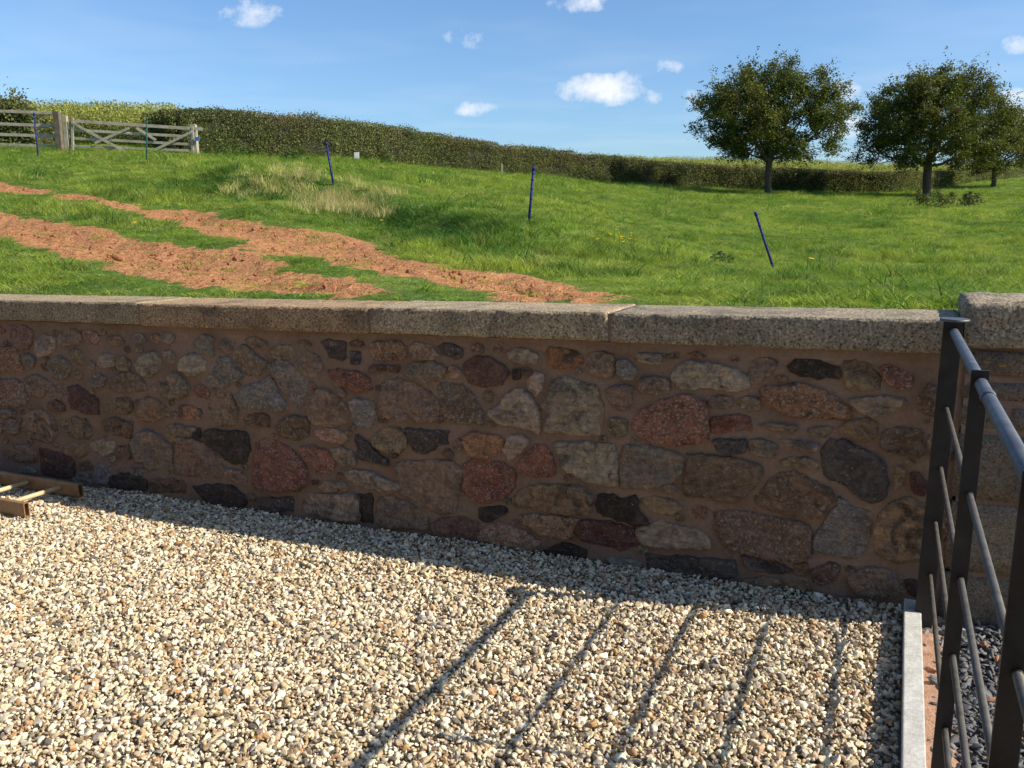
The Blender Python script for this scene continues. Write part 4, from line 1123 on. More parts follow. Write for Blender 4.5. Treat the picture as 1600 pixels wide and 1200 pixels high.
# ------------------------------------------------------------------ ladder lying on the gravel
m_wood = flat_mat("varnished_ladder_rail", [(0.3, (0.20, 0.105, 0.045)), (0.55, (0.29, 0.165, 0.075)), (0.8, (0.37, 0.23, 0.115))], 7, 0.5, 0.002, 0.4)
m_rung = flat_mat("pale_ladder_rung", [(0.3, (0.52, 0.36, 0.18)), (0.7, (0.66, 0.50, 0.28))], 12, 0.55, 0.001, 0.35)
la = on_drive(127.5, 777, 0.02); lb = on_drive(43.5, 808, 0.02)
ladder = empty("ladder", la); tag(ladder, "brown wooden ladder lying flat on the gravel at the foot of the wall", "ladder")
lu = (on_drive(128.4, 759, 0.11) - on_drive(0, 738.4, 0.11)).normalized()
def hollow_rail(end):
    """hollow section, open at its end"""
    d = lu; side = Vector((0, 0, 1)).cross(d).normalized(); up = d.cross(side).normalized()
    w, h, t = 0.034, 0.088, 0.005
    bm = bmesh.new(); rings = []
    def ring(pos, w_, h_):
        out = []
        rr = min(w_, h_) * 0.28
        for cx, cz, a0 in ((w_ / 2 - rr, h_ / 2 - rr, 0), (-w_ / 2 + rr, h_ / 2 - rr, 90), (-w_ / 2 + rr, -h_ / 2 + rr, 180), (w_ / 2 - rr, -h_ / 2 + rr, 270)):
            for j in range(4):
                an = math.radians(a0 + 30 * j)
                out.append(bm.verts.new(pos + side * (cx + rr * math.cos(an)) + up * (cz + rr * math.sin(an) + 0.044)))
        return out
    seq = [ring(end - d * 2.6, w, h), ring(end, w, h), ring(end, w - 2 * t, h - 2 * t), ring(end - d * 0.10, w - 2 * t, h - 2 * t)]
    for a, b in zip(seq, seq[1:]):
        for j in range(16): bm.faces.new((a[j], a[(j + 1) % 16], b[(j + 1) % 16], b[j]))
    bm.faces.new(seq[-1]); bm.faces.new(seq[0][::-1])
    bmesh.ops.recalc_face_normals(bm, faces=bm.faces)
    return bm
for e in (la, lb):
    link("rail", bm_mesh("rail", hollow_rail(e)), m_wood, ladder)
ra = [on_drive(84, 762.5, 0.075), on_drive(37, 753.5, 0.075)]
stepv = (ra[1] - ra[0]).length
perp = (lb - la) - lu * (lb - la).dot(lu)
for k in range(9):
    s = (ra[0] - la).dot(lu) - k * stepv
    q0 = la + lu * s + Vector((0, 0, 0.047)); q1 = q0 + perp
    bm = tube_between(q0 - perp * 0.02, q1, 0.0145, 12)
    link("rung", bm_mesh("rung", bm), m_rung, ladder)
# ------------------------------------------------------------------ leaves as small bent faces
def leaf_mesh(name, pos, size, up_bias, rgen, cols, aspect=0.6, smoothn=False):
    n = len(pos)
    # random orientation: leaf axis a, normal nrm
    nrm = rgen.normal(0, 1, (n, 3)); nrm[:, 2] = np.abs(nrm[:, 2]) + up_bias
    nrm /= np.linalg.norm(nrm, axis=1)[:, None]
    a = rgen.normal(0, 1, (n, 3)); a -= nrm * (a * nrm).sum(1)[:, None]; a /= np.linalg.norm(a, axis=1)[:, None]
    b = np.cross(nrm, a)
    s = size[:, None] if hasattr(size, '__len__') else size
    l = a * s; w_ = b * s * aspect * 0.5; fold = nrm * s * 0.10
    V = np.stack([pos - l * 0.5, pos + w_ + fold, pos + l * 0.5, pos - w_ + fold], 1).reshape(-1, 3)
    k = np.arange(n)[:, None] * 4
    Fc = np.concatenate([k + np.array([[0, 1, 2]]), k + np.array([[0, 2, 3]])], 1).reshape(-1, 3)
    me = mesh_arr(name, V, Fc)
    set_col(me, np.repeat(cols, 4, 0))
    return me
m_leaf = leafy_mat("tree_leaves", 'GEOMETRY', 0.30, 0.55, 0.25)
m_bark = flat_mat("bark", [(0.3, (0.060, 0.048, 0.036)), (0.6, (0.110, 0.092, 0.070)), (0.8, (0.15, 0.13, 0.10))], 9, 0.95, 0.03)

def grow(seed, base, height, cz, rx, rz, trunk_h, attract=900, step=0.33):
    """branch skeleton that reaches for points spread through the crown"""
    r = np.random.default_rng(seed)
    A = []
    while len(A) < attract:
        q = r.uniform(-1, 1, 3)
        d = np.linalg.norm(q)
        if d > 1 or d < 0.32: continue
        an = math.atan2(q[1], q[0]); el = q[2] / max(d, 1e-6)
        lim = 0.84 + 0.14 * math.sin(3 * an + seed) * (1 - abs(el)) + 0.10 * math.sin(5 * an + 4 * el + seed * 2) + 0.08 * math.sin(9 * an + 7 * el) + 0.05 * math.sin(15 * el + 4 * an)
        if d > lim: continue
        if q[2] < -0.80 or (q[2] < -0.5 and math.hypot(q[0], q[1]) < 0.3): continue
        taper = 1.0 + (0.25 * (-0.3 - q[2]) if q[2] < -0.3 else 0.0)
        A.append((q[0] * rx * taper, q[1] * rx * taper, cz + q[2] * rz))
    A = np.array(A)
    nodes = [np.zeros(3)]; parent = [-1]
    z = 0.0
    while z < trunk_h:
        z += step
        nodes.append(np.array([0.05 * math.sin(z * 1.7 + seed), 0.05 * math.cos(z * 1.3 + seed), z])); parent.append(len(nodes) - 2)
    alive = np.ones(len(A), bool)
    for it in range(70):
        P = np.array(nodes); Aa = A[alive]
        if len(Aa) < 5: break
        d2 = ((Aa[:, None] - P[None]) ** 2).sum(-1)
        j = d2.argmin(1); dm = np.sqrt(d2[np.arange(len(Aa)), j])
        new = {}
        for k in range(len(Aa)):
            v = (Aa[k] - P[j[k]]) / max(dm[k], 1e-6)
            new.setdefault(int(j[k]), []).append(v)
        for jj, vs in new.items():
            v = np.sum(vs, 0) + r.normal(0, 0.25, 3); v[2] += 0.12
            v /= max(np.linalg.norm(v), 1e-6)
            nodes.append(P[jj] + v * step); parent.append(jj)
        ia = np.nonzero(alive)[0]
        P2 = np.array(nodes)
        d2 = ((A[ia][:, None] - P2[None]) ** 2).sum(-1).min(1)
        alive[ia[np.sqrt(d2) < step * 1.25]] = False
    P = np.array(nodes); parent = np.array(parent)
    rad = np.zeros(len(P)); kids = np.zeros(len(P), int)
    for i in range(len(P) - 1, 0, -1):
        if kids[i] == 0: rad[i] = 0.011 ** 2.3
        rad[parent[i]] += rad[i]; kids[parent[i]] += 1
    rad = rad ** (1 / 2.3)
    return P, parent, rad, kids, A
def limb_mesh(name, P, parent, rad, sel, seg):
    V = []; Fc = []
    for i in sel:
        a = P[parent[i]]; b = P[i]; d = b - a; ln = np.linalg.norm(d)
        if ln < 1e-6: continue
        d = d / ln
        s = np.cross(d, (0.3, 0.2, 1.0)) if abs(d[2]) < 0.95 else np.cross(d, (1.0, 0, 0)); s /= np.linalg.norm(s); t = np.cross(d, s)
        r0 = min(rad[parent[i]], rad[i] * 1.6); r1 = rad[i]
        k = len(V)
        for (c, rr, o) in ((a - d * r0 * 0.3, r0, 0), (b + d * r1 * 0.3, r1, 0)):
            for q in range(seg):
                an = 2 * math.pi * q / seg
                V.append(c + (s * math.cos(an) + t * math.sin(an)) * rr)
        for q in range(seg):
            Fc.append((k + q, k + (q + 1) % seg, k + seg + (q + 1) % seg, k + seg + q))
    return mesh_arr(name, np.array(V), np.array(Fc))
def make_tree(seed, px, py, depth, height, cz, rx, rz, trunk_h, trunk_r, label, leaves, orange):
    c = at(px, py, depth); c.z = gz(c.x, c.y) - 0.05
    r = np.random.default_rng(seed + 50)
    P, par, rad, kids, A = grow(seed, c, height, cz, rx, rz, trunk_h)
    rad = rad * (trunk_r / rad[0])
    rad = np.maximum(rad, 0.012)
    low = P[:, 2] < 0.6
    rad = np.where(low & (P[:, 2] < 0.05), rad * 1.35, rad)
    root = empty("tree", c)
    tag(root, label, "tree", "trees standing in the field")
    def loc(me, nm, mat, sm=True):
        o = bpy.data.objects.new(nm, me); me.materials.append(mat); C.objects.link(o); o.parent = root
        if sm: me.shade_smooth()
        return o
    thick = [i for i in range(1, len(P)) if rad[i] > trunk_r * 0.30]
    thin = [i for i in range(1, len(P)) if rad[i] <= trunk_r * 0.30]
    loc(limb_mesh("trunk", P, par, rad, thick, 9), "trunk", m_bark)
    loc(limb_mesh("branches", P, par, rad, thin, 4), "branches", m_bark)["kind"] = "stuff"
    tips = np.nonzero((kids == 0) & (P[:, 2] > trunk_h * 0.8))[0]
    # every shoot ends in a spray of leaves that points on outwards
    nsp = leaves // 26
    pick0 = r.choice(tips, nsp)
    d0 = P[pick0] - P[par[pick0]]; d0 /= np.maximum(np.linalg.norm(d0, axis=1), 1e-6)[:, None]
    radial = P[pick0] - np.array([0, 0, cz - 1.5]); radial /= np.linalg.norm(radial, axis=1)[:, None]
    d0 = d0 * 0.6 + radial * 0.6 + r.normal(0, 0.45, (nsp, 3)); d0 /= np.linalg.norm(d0, axis=1)[:, None]
    ln = np.where(r.uniform(0, 1, nsp) < 0.35, r.uniform(0.8, 1.45, nsp), r.uniform(0.3, 0.7, nsp))
    st = P[pick0] + r.normal(0, 0.16, (nsp, 3)) - d0 * 0.25
    k = np.repeat(np.arange(nsp), 26); leaves = len(k); pick = pick0[k]
    t = r.uniform(0, 1, leaves)
    wd = (np.where(ln[k] > 0.75, 0.15, 0.25) * (1 - 0.6 * t))[:, None] * np.array([1, 1, 0.55])
    pos = st[k] + d0[k] * (t * ln[k])[:, None] + r.normal(0, 1, (leaves, 3)) * wd
    sz = r.uniform(0.09, 0.165, leaves)
    g = np.array((0.070, 0.105, 0.020)); g2 = np.array((0.125, 0.145, 0.028)); og = np.array((0.235, 0.140, 0.036)); dk = np.array((0.042, 0.060, 0.015))
    cl = r.uniform(0, 1, len(P))[pick]                  # each twig has its own tint
    f = vnoise(pos[:, 0] + pos[:, 2] * 0.7, pos[:, 1], 3, 0.55)
    outer = np.clip((np.linalg.norm((pos - np.array([0, 0, cz])) / np.array([rx, rx, rz]), axis=1) - 0.55) / 0.45, 0, 1)
    ot = np.clip(orange * (0.15 + 0.9 * outer * (0.55 + 0.45 * (pos[:, 2] > cz))) * (0.6 + 0.8 * f) + r.normal(0, 0.12, leaves), 0, 0.9)[:, None]
    col = g * (1 - cl[:, None]) + g2 * cl[:, None]
    col = col * (1 - ot) + og * ot
    dm = (r.uniform(0, 1, leaves) < 0.2)[:, None]
    col = np.where(dm, dk, col) * r.uniform(0.75, 1.25, leaves)[:, None]
    loc(leaf_mesh("crown", pos, sz, 0.5, r, col), "crown", m_leaf, False)
    return root
make_tree(3, 1200, 303, 51.5, 8.6, 4.45, 4.75, 3.1, 1.25, 0.19, "round-crowned tree with a clear trunk, leftmost of the field trees", 80000, 0.30)
make_tree(8, 1446, 306, 55.5, 8.8, 4.55, 5.1, 3.45, 1.0, 0.25, "broad dark tree on a stout trunk, middle one of the field trees", 88000, 0.26)
make_tree(14, 1551, 292, 69.0, 6.0, 3.3, 3.9, 2.6, 0.9, 0.18, "smaller orange-tinged tree behind the broad one, at the right edge", 40000, 0.6)

# ------------------------------------------------------------------ clipped hedge
HEDGE = [(284,246,172,29.9),(330,245,170,31),(420,244,177,33.4),(500,247,184,36),(560,251,190,38.5),(680,262,208,43),(800,273,228,48),(900,281,239,52),(1010,290,250,56.5),(1110,298,258,59),(1200,300,262,60.3),(1300,302,265,61.3),(1390,302,268,61.6),(1450,297,270,66),(1520,287,268,80),(1600,281,267,98),(1760,279,266,112)]
hp = []
for (px, yb, ytp, dep) in HEDGE:
    b = at(px, yb, dep); t = at(px, ytp, dep)
    hp.append((b.x, b.y, gz(b.x, b.y), t.z))
hp = np.array(hp)
def resample(poly, n):
    d = np.concatenate([[0], np.cumsum(np.hypot(np.diff(poly[:, 0]), np.diff(poly[:, 1])))])
    s = np.linspace(0, d[-1], n)
    return np.stack([np.interp(s, d, poly[:, k]) for k in range(poly.shape[1])], 1), s
def hedge_build(name, poly, thick, leaves, label, seed, cat="hedge", toprough=0.10, reddish=0.5, lsize=(0.06, 0.10)):
    r = np.random.default_rng(seed)
    q, s = resample(poly, 160)
    tng = np.gradient(q[:, :2], axis=0); tng /= np.linalg.norm(tng, axis=1)[:, None]
    nr = np.stack([tng[:, 1], -tng[:, 0]], 1)          # towards the camera side
    nr = np.where((nr[:, 1] > 0)[:, None], -nr, nr)
    c0 = Vector((q[0, 0], q[0, 1], q[0, 2]))
    root = empty(name, c0)
    tag(root, label, cat)
    # inner mass of twigs
    V = []; Fc = []
    prof = [(-0.92, -0.05), (-0.97, 0.45), (-0.92, 0.90), (-0.6, 0.985), (0.6, 0.985), (0.92, 0.90), (0.97, 0.45), (0.92, -0.05)]
    for i in range(len(q)):
        hgt = (q[i, 3] - q[i, 2]) * (1.0 if i else 0.85)
        for (a, b) in prof:
            j = 0.05 * r.normal()
            pos = q[i, :2] + nr[i] * (-a * thick * 0.5 * 0.86 - thick * 0.5 + j)
            V.append((pos[0], pos[1], q[i, 2] + hgt * b * 0.97 + 0.10 * b * float(vnoise(np.array([q[i, 0] + q[i, 1]]), np.array([q[i, 0] * 0]), seed + 12, 0.7)[0]) + 0.02 * r.normal()))
    m = len(prof)
    for i in range(len(q) - 1):
        for k in range(m):
            Fc.append((i * m + k, i * m + (k + 1) % m, (i + 1) * m + (k + 1) % m, (i + 1) * m + k))
    me = bpy.data.meshes.new("twigs"); me.from_pydata(V, [], Fc + [tuple(range(m)), tuple(range((len(q) - 1) * m, len(q) * m))]); me.update()
    link("twigs", me, m_twig, root)
    # leaf skin: front face, top, back, ends
    u = r.uniform(0, 1, leaves) ** 1.25
    si = u * (len(q) - 1.001); i0 = si.astype(int); fr = (si - i0)[:, None]
    qq = q[i0] * (1 - fr) + q[i0 + 1] * fr; nn = nr[i0]
    side = r.uniform(0, 1, leaves)
    hgt = qq[:, 3] - qq[:, 2]
    endf = np.where(r.uniform(0, 1, leaves) < 0.012, 1.0, 0.0)
    lump = 0.15 * vnoise(qq[:, 0] + qq[:, 1], side * 3, seed, 0.8) + 0.07 * vnoise(qq[:, 0] - qq[:, 1], side * 6, seed + 1, 2.2) + 0.05 * r.normal(0, 1, leaves)
    vz = np.where(side < 0.66, r.uniform(0.0, 1.0, leaves), np.where(side < 0.92, 1.0, r.uniform(0, 1, leaves)))
    off = np.where(side < 0.66, lump + 0.03 + 0.06 * (1 - vz), np.where(side < 0.92, -thick * r.uniform(0, 1, leaves), -thick - lump))
    topw = toprough * np.abs(r.normal(0, 1, leaves)) * (0.4 + 0.6 * (vnoise(qq[:, 0], qq[:, 1], 4, 2.0) > 0))
    zz = qq[:, 2] + hgt * vz + np.where((side >= 0.66) & (side < 0.92), topw - 0.05, 0.02 * r.normal(0, 1, leaves)) + 0.10 * vz * vnoise(qq[:, 0] + qq[:, 1], qq[:, 0] * 0, seed + 12, 0.7)
    te_ = endf > 0
    off = np.where(te_, -thick * r.uniform(0, 1, leaves), off)
    vz = np.where(te_, r.uniform(0, 1, leaves), vz); zz = np.where(te_, q[0, 2] + (q[0, 3] - q[0, 2]) * vz, zz)
    ex = np.where(te_, -r.uniform(0.0, 0.35, leaves), 0.0)
    qq = np.where(te_[:, None], q[0][None], qq); nn = np.where(te_[:, None], nr[0][None], nn)
    qq = qq.copy(); qq[:, 0] += tng[0, 0] * ex; qq[:, 1] += tng[0, 1] * ex
    gap = vnoise(s[i0] + fr[:, 0] * (s[1] - s[0]), vz * 2.2, seed + 3, 1.15)
    keep = ~((gap > 0.45) & (vz < 0.75) & (r.uniform(0, 1, leaves) < 0.65) & (side < 0.66))
    pos = np.stack([qq[:, 0] + nn[:, 0] * off, qq[:, 1] + nn[:, 1] * off, zz], 1)[keep]
    n = len(pos)
    ln = r.uniform(lsize[0], lsize[1], n) * (0.8 + 0.7 * u[keep])
    ga = np.array((0.085, 0.120, 0.032)); gb = np.array((0.170, 0.190, 0.058)); rd = np.array((0.215, 0.145, 0.085)); yl = np.array((0.17, 0.17, 0.05))
    t = smooth01(0.5 + 0.9 * vnoise(pos[:, 0], pos[:, 2] * 1.5, seed + 7, 0.8) + r.normal(0, 0.25, n))[:, None]
    col = ga * (1 - t) + gb * t
    rr = np.clip(reddish * (0.15 + 0.9 * vz[keep] ** 2) * (0.7 + 0.7 * vnoise(pos[:, 0], pos[:, 1], seed + 9, 0.5)) + r.normal(0, 0.15, n), 0, 0.85)[:, None]
    col = col * (1 - rr) + rd * rr
    col = np.where((r.uniform(0, 1, n) < 0.05)[:, None], yl, col) * r.uniform(0.7, 1.3, n)[:, None]
    loc = pos - np.array(c0)
    me = leaf_mesh("foliage", loc, ln, 0.1, r, col, 0.7)
    o = bpy.data.objects.new("foliage", me); me.materials.append(m_leaf); C.objects.link(o); o.parent = root
    return root
m_twig = flat_mat("hedge_twigs", [(0.3, (0.020, 0.022, 0.012)), (0.7, (0.050, 0.046, 0.026))], 12, 0.95, 0.03)
hedge_build("hedge", hp, 1.5, 190000, "long clipped hedge running up the field behind the blue stakes", 31)
# overgrown bramble behind the rails at the far left
bp = []
for (px, yb, ytp, dep) in [(-140,236,150,31.5),(-40,235,156,31.2),(20,235,160,31.2),(48,235,178,31.2),(66,236,231,31.2)]:
    b = at(px, yb, dep); t = at(px, ytp, dep); bp.append((b.x, b.y, gz(b.x, b.y), t.z))
hedge_build("bramble_bush", np.array(bp), 1.2, 13000, "dark overgrown bramble bush behind the fence rails at the left edge", 37, "bush", 0.28, 0.25, (0.06, 0.11))

# low leafy weeds at the hedge foot, tall weeds by the trees and in the crop
m_weed = leafy_mat("weed_leaves", 'GEOMETRY', 0.35, 0.55, 0.2)
def weed_patch(name, pts, label, cat, seed, h, spread, leaves, cols, lsz, stems=True, group=None):
    r = np.random.default_rng(seed)
    c0 = Vector(pts[0]); root = empty(name, c0); tag(root, label, cat, group)
    allp = []; V = []; Fc = []
    for q in pts:
        hh = h * r.uniform(0.7, 1.15); lean = r.normal(0, 0.12, 2)
        k = len(V)
        for t_, rr in ((0, 0.012), (1, 0.004)):
            for j in range(4):
                an = j * math.pi / 2
                V.append((q[0] - c0.x + lean[0] * t_ * hh + rr * math.cos(an), q[1] - c0.y + lean[1] * t_ * hh + rr * math.sin(an), q[2] - c0.z + hh * t_))
        for j in range(4): Fc.append((k + j, k + (j + 1) % 4, k + 4 + (j + 1) % 4, k + 4 + j))
        m = leaves // len(pts); tt_ = r.uniform(0.08, 1.05, m)
        sp = spread * (1.1 - 0.75 * tt_)
        allp.append(np.stack([q[0] - c0.x + lean[0] * tt_ * hh + r.normal(0, 1, m) * sp, q[1] - c0.y + lean[1] * tt_ * hh + r.normal(0, 1, m) * sp, q[2] - c0.z + hh * tt_], 1))
    pos = np.concatenate(allp); n = len(pos)
    cc = np.array(cols)[r.integers(0, len(cols), n)] * r.uniform(0.7, 1.3, (n, 1))
    me = leaf_mesh("leaves", pos, r.uniform(lsz * 0.7, lsz * 1.3, n), 0.3, r, cc, 0.5); me.materials.append(m_weed)
    o = bpy.data.objects.new("leaves", me); C.objects.link(o); o.parent = root
    me = mesh_arr("stems", np.array(V), np.array(Fc)); me.materials.append(m_weedstem)
    o = bpy.data.objects.new("stems", me); C.objects.link(o); o.parent = root; o["kind"] = "stuff"
    return root
m_weedstem = flat_mat("weed_stem", [(0.3, (0.07, 0.09, 0.03)), (0.7, (0.14, 0.13, 0.06))], 20, 0.9, 0)
rw = random.Random(3)
pts = [on_field(1440 + 12 * i + rw.uniform(-6, 6), 322 + rw.uniform(-4, 6)) for i in range(8)]
weed_patch("weed_clump", pts, "patch of tall dark weeds in front of the broad tree", "weeds", 5, 0.75, 0.22, 1500, [(0.055, 0.075, 0.025), (0.085, 0.095, 0.03), (0.10, 0.075, 0.04)], 0.12)
for k, (px, py, hh, lbl) in enumerate([(345,243,0.5,"leafy weeds at the hedge foot just right of the timber gate"),(395,246,0.42,"low pale weeds at the hedge foot, second clump from the gate"),(455,248,0.4,"green weeds at the hedge foot left of the white board"),(590,256,0.4,"weeds under the hedge just right of the white board")]):
    pts = [on_field(px + rw.uniform(-22, 22), py + rw.uniform(-3, 3)) for i in range(6)]
    weed_patch("weed_clump", pts, lbl, "weeds", 60 + k, hh, 0.20, 700, [(0.085, 0.12, 0.03), (0.13, 0.15, 0.04), (0.06, 0.09, 0.025)], 0.10)
for k, (px, py, hh, lbl) in enumerate([(1130,410,0.22,"small docks with pale seed heads left of the leaning stake")]):
    pts = [on_field(px + rw.uniform(-14, 14), py + rw.uniform(-3, 3)) for i in range(5)]
    weed_patch("weed_clump", pts, lbl, "weeds", 80 + k, hh * 0.7, 0.06, 160, [(0.06, 0.11, 0.025), (0.10, 0.14, 0.03), (0.05, 0.085, 0.02)], 0.055)

# flowering crop beyond the hedge: far too many plants to count
rg = np.random.default_rng(99)
def crop_proto(seed, h):
    r = np.random.default_rng(seed); m = 110
    t = r.uniform(0.1, 1.05, m)
    pos = np.stack([r.normal(0, 0.16, m), r.normal(0, 0.16, m), h * t], 1)
    col = np.where((t > 0.72)[:, None] & (r.uniform(0, 1, m) < 0.55)[:, None], np.array((0.42, 0.40, 0.11)), np.array((0.17, 0.21, 0.06))) * r.uniform(0.7, 1.2, (m, 1))
    me = leaf_mesh("crop_plant", pos, r.uniform(0.05, 0.12, m), 0.3, r, col, 0.5); me.materials.append(m_weed)
    return me
cp = [crop_proto(700 + k, 0.95 + 0.12 * k) for k in range(4)]
X = []; Y = []
def band(px0, px1, d0, d1, n):
    a0, a1 = sight(px0, 300)[0], sight(px1, 300)[0]
    a = rg.uniform(a0, a1, n); d = np.sqrt(rg.uniform(d0 ** 2, d1 ** 2, n)); return a * d, d
for args in ((-160, 285, 32.5, 44, 2600), (930, 1700, 76, 112, 8000)):
    x, y = band(*args); X.append(x); Y.append(y)
x = np.concatenate(X); y = np.concatenate(Y); n = len(x)
# keep the crop on the far side of the hedge
qh, sh = resample(hp, 400)
hy = np.interp(x, qh[:, 0], qh[:, 1]); okc = (y > hy + 1.8) | (x < qh[0, 0])
x, y = x[okc], y[okc]; n = len(x)
sc = rg.uniform(0.75, 1.25, n) * np.where(y > 60, 1.0, 0.9)
crop = scatter("flowering_crop", np.stack([x, y, field_z(x, y)], 1), np.stack([rg.normal(0, .1, n), rg.normal(0, .1, n), rg.uniform(0, 6.28, n)], 1), np.repeat(sc[:, None], 3, 1), rg.integers(0, 4, n), np.ones((n, 3)), cp)
tag(crop, "yellow-green flowering crop beyond the hedge and gate", "crop", kind="stuff")
# ------------------------------------------------------------------ timber field gate and rails
m_timber = flat_mat("silvered_timber", [(0.25, (0.22, 0.19, 0.13)), (0.5, (0.36, 0.32, 0.235)), (0.8, (0.46, 0.42, 0.32))], 6, 0.9, 0.01)
m_timber_dk = flat_mat("dark_weathered_post", [(0.25, (0.07, 0.058, 0.04)), (0.55, (0.15, 0.125, 0.088)), (0.8, (0.24, 0.205, 0.145))], 7, 0.95, 0.012)
rnd = random.Random(21)
DG = 29.3
def gate_pt(px, py, dd=0.0): return at(px, py, DG + dd)
tg = empty("timber_gate", gate_pt(110, 240)); tag(tg, "weathered five-bar timber field gate hung between wooden posts", "gate")
def timber(p, q, w, h, nm, par, mat=None):
    bm = box_between(p, q, w, h, bev=0.006, jitter=0.004, rnd=rnd); return link(nm, bm_mesh(nm, bm), mat or m_timber, par)
Lx, Rx = 112, 304
yl = (189, 203, 216, 228, 239); yr = (201, 214, 226, 236, 244)
for k in range(5):
    timber(gate_pt(Lx, yl[k]), gate_pt(Rx + (12 if k == 0 else 0), yr[k] + (1 if k == 0 else 0)), 0.03, 0.10 if k == 0 else 0.085, "rail", tg)
timber(gate_pt(Lx + 1, 184), gate_pt(Lx + 2, 241), 0.075, 0.075, "stile", tg)
timber(gate_pt(Rx - 3, 198), gate_pt(Rx - 3, 245), 0.07, 0.07, "stile", tg)
for (a, b) in (((113, 192), (204, 242)), ((202, 200), (148, 224)), ((213, 200), (243, 219)), ((300, 206), (232, 239))):
    timber(gate_pt(a[0], a[1], -0.045), gate_pt(b[0], b[1], -0.045), 0.022, 0.085, "brace", tg)
def wood_post(px, ytop, ybot, dep, w, label, mat, paint=None):
    b = at(px, ybot, dep); t = at(px, ytop, dep)
    root = empty("gate_post", b); tag(root, label, "post")
    bm = box_between((b.x, b.y, b.z - 0.25), (b.x + rnd.uniform(-0.02, 0.02), b.y, t.z), w, w, up=Vector((0, 1, 0)), bev=0.012, jitter=0.006, rnd=rnd)
    link("shaft", bm_mesh("shaft", bm), mat, root)
    if paint:
        s = at(px + 2.2, 214, dep - 0.16); e_ = at(px + 2.2, 220, dep - 0.16)
        link("paint_mark", bm_mesh("paint_mark", box_between(s, e_, 0.05, 0.13, up=Vector((1, 0, 0)))), paint, root)
    return root
m_bluepaint = flat_mat("blue_marker_paint", [(0.3, (0.03, 0.12, 0.32)), (0.7, (0.05, 0.18, 0.42))], 30, 0.6, 0)
wood_post(95, 174, 237, DG - 0.1, 0.20, "thick dark hanging post at the left end of the timber gate", m_timber_dk)
wood_post(106.5, 181, 238, DG + 0.05, 0.14, "slim pale post against the thick hanging post", m_timber)
wood_post(306, 194.5, 246, DG + 0.1, 0.20, "pale clapping post with a blue mark at the right end of the timber gate", m_timber, m_bluepaint)
fence = empty("rail_fence", gate_pt(-60, 236)); tag(fence, "weathered post and rail fence left of the timber gate", "fence")
for (y0, y1) in ((170, 177), (190, 197), (207, 213), (222, 229)):
    timber(gate_pt(-190, y0 - 3), gate_pt(92, y1), 0.035, 0.095, "rail", fence)
for px in (-170, -30):
    timber(gate_pt(px, 166, 0.07), gate_pt(px, 246, 0.07), 0.10, 0.10, "post", fence)

# ------------------------------------------------------------------ stakes
def stake_mat(name, c):
    m, nt = new_mat(name); p, out = principled(nt, 0.65, 0.3)
    geo = N(nt, 'ShaderNodeNewGeometry'); n = noise(nt, 18, 4, 0.6, geo.outputs['Position'])
    t = ramp(nt, n.outputs[0], [(0.3, g3(0.75)), (0.7, g3(1.2))])
    L(nt, mixc(nt, 1.0, c, t.outputs[0], 'MULTIPLY'), p.inputs['Base Color'])
    return m
m_blue = stake_mat("blue_plastic", (0.012, 0.018, 0.135)); m_green = stake_mat("green_plastic", (0.012, 0.085, 0.075)); m_clip = stake_mat("black_clip", (0.03, 0.03, 0.035))
STAKES = [((53, 176), (59.5, 244), m_blue, "blue plastic fence stake in front of the rails, furthest left"),
          ((229.5, 183), (229, 250), m_green, "dark green plastic fence stake in front of the timber gate"),
          ((509.5, 222), (521, 288), m_blue, "blue leaning fence stake in the straw-coloured grass"),
          ((834, 260), (826.5, 347), m_blue, "blue fence stake in the middle of the field, leaning slightly right"),
          ((1180, 331), (1209, 421), m_blue, "strongly leaning blue fence stake nearest the wall")]
for (tp, bt, mt, lb) in STAKES:
    b = on_field(*bt); t = at(tp[0], tp[1], b.y + 0.02)
    d = (t - b)
    root = empty("fence_stake", b); tag(root, lb, "stake", "plastic stakes across the field")
    bm = tube_between(b - d * 0.15, b + d * 0.93, 0.019, 8)
    shaft = link("shaft", bm_mesh("shaft", bm), mt, root)
    bm = tube_between(b + d * 0.93, t, 0.024, 8)
    link("head", bm_mesh("head", bm), mt, root)
    for f in (0.12, 0.42, 0.60, 0.76, 0.87):
        bm = tube_between(b + d * (f - 0.008), b + d * (f + 0.008), 0.025, 8)
        link("wire_lug", bm_mesh("wire_lug", bm), mt, shaft)

# ------------------------------------------------------------------ white board and peg by the hedge
m_white = flat_mat("white_board", [(0.3, (0.66, 0.66, 0.64)), (0.7, (0.80, 0.80, 0.78))], 10, 0.6, 0)
c = on_field(560, 251); dep = c.y
root = empty("marker_board", c); tag(root, "small white marker board at the foot of the hedge", "marker")
bm = box_between(at(557.5, 249, dep), at(557, 238, dep), 0.21, 0.03, up=Vector((0, 1, 0)), bev=0.006); link("board", bm_mesh("board", bm), m_white, root)
bm = box_between(at(559, 254, dep), at(559, 248, dep), 0.05, 0.05, up=Vector((0, 1, 0))); link("foot", bm_mesh("foot", bm), m_timber, root)
b = on_field(784, 272); root = empty("wooden_peg", b); tag(root, "short pale wooden peg in front of the hedge", "peg")
bm = box_between(b - Vector((0, 0, 0.1)), at(784.5, 256, b.y), 0.085, 0.085, up=Vector((0, 1, 0)), bev=0.008, jitter=0.006, rnd=rnd); link("shaft", bm_mesh("shaft", bm), m_timber, root)
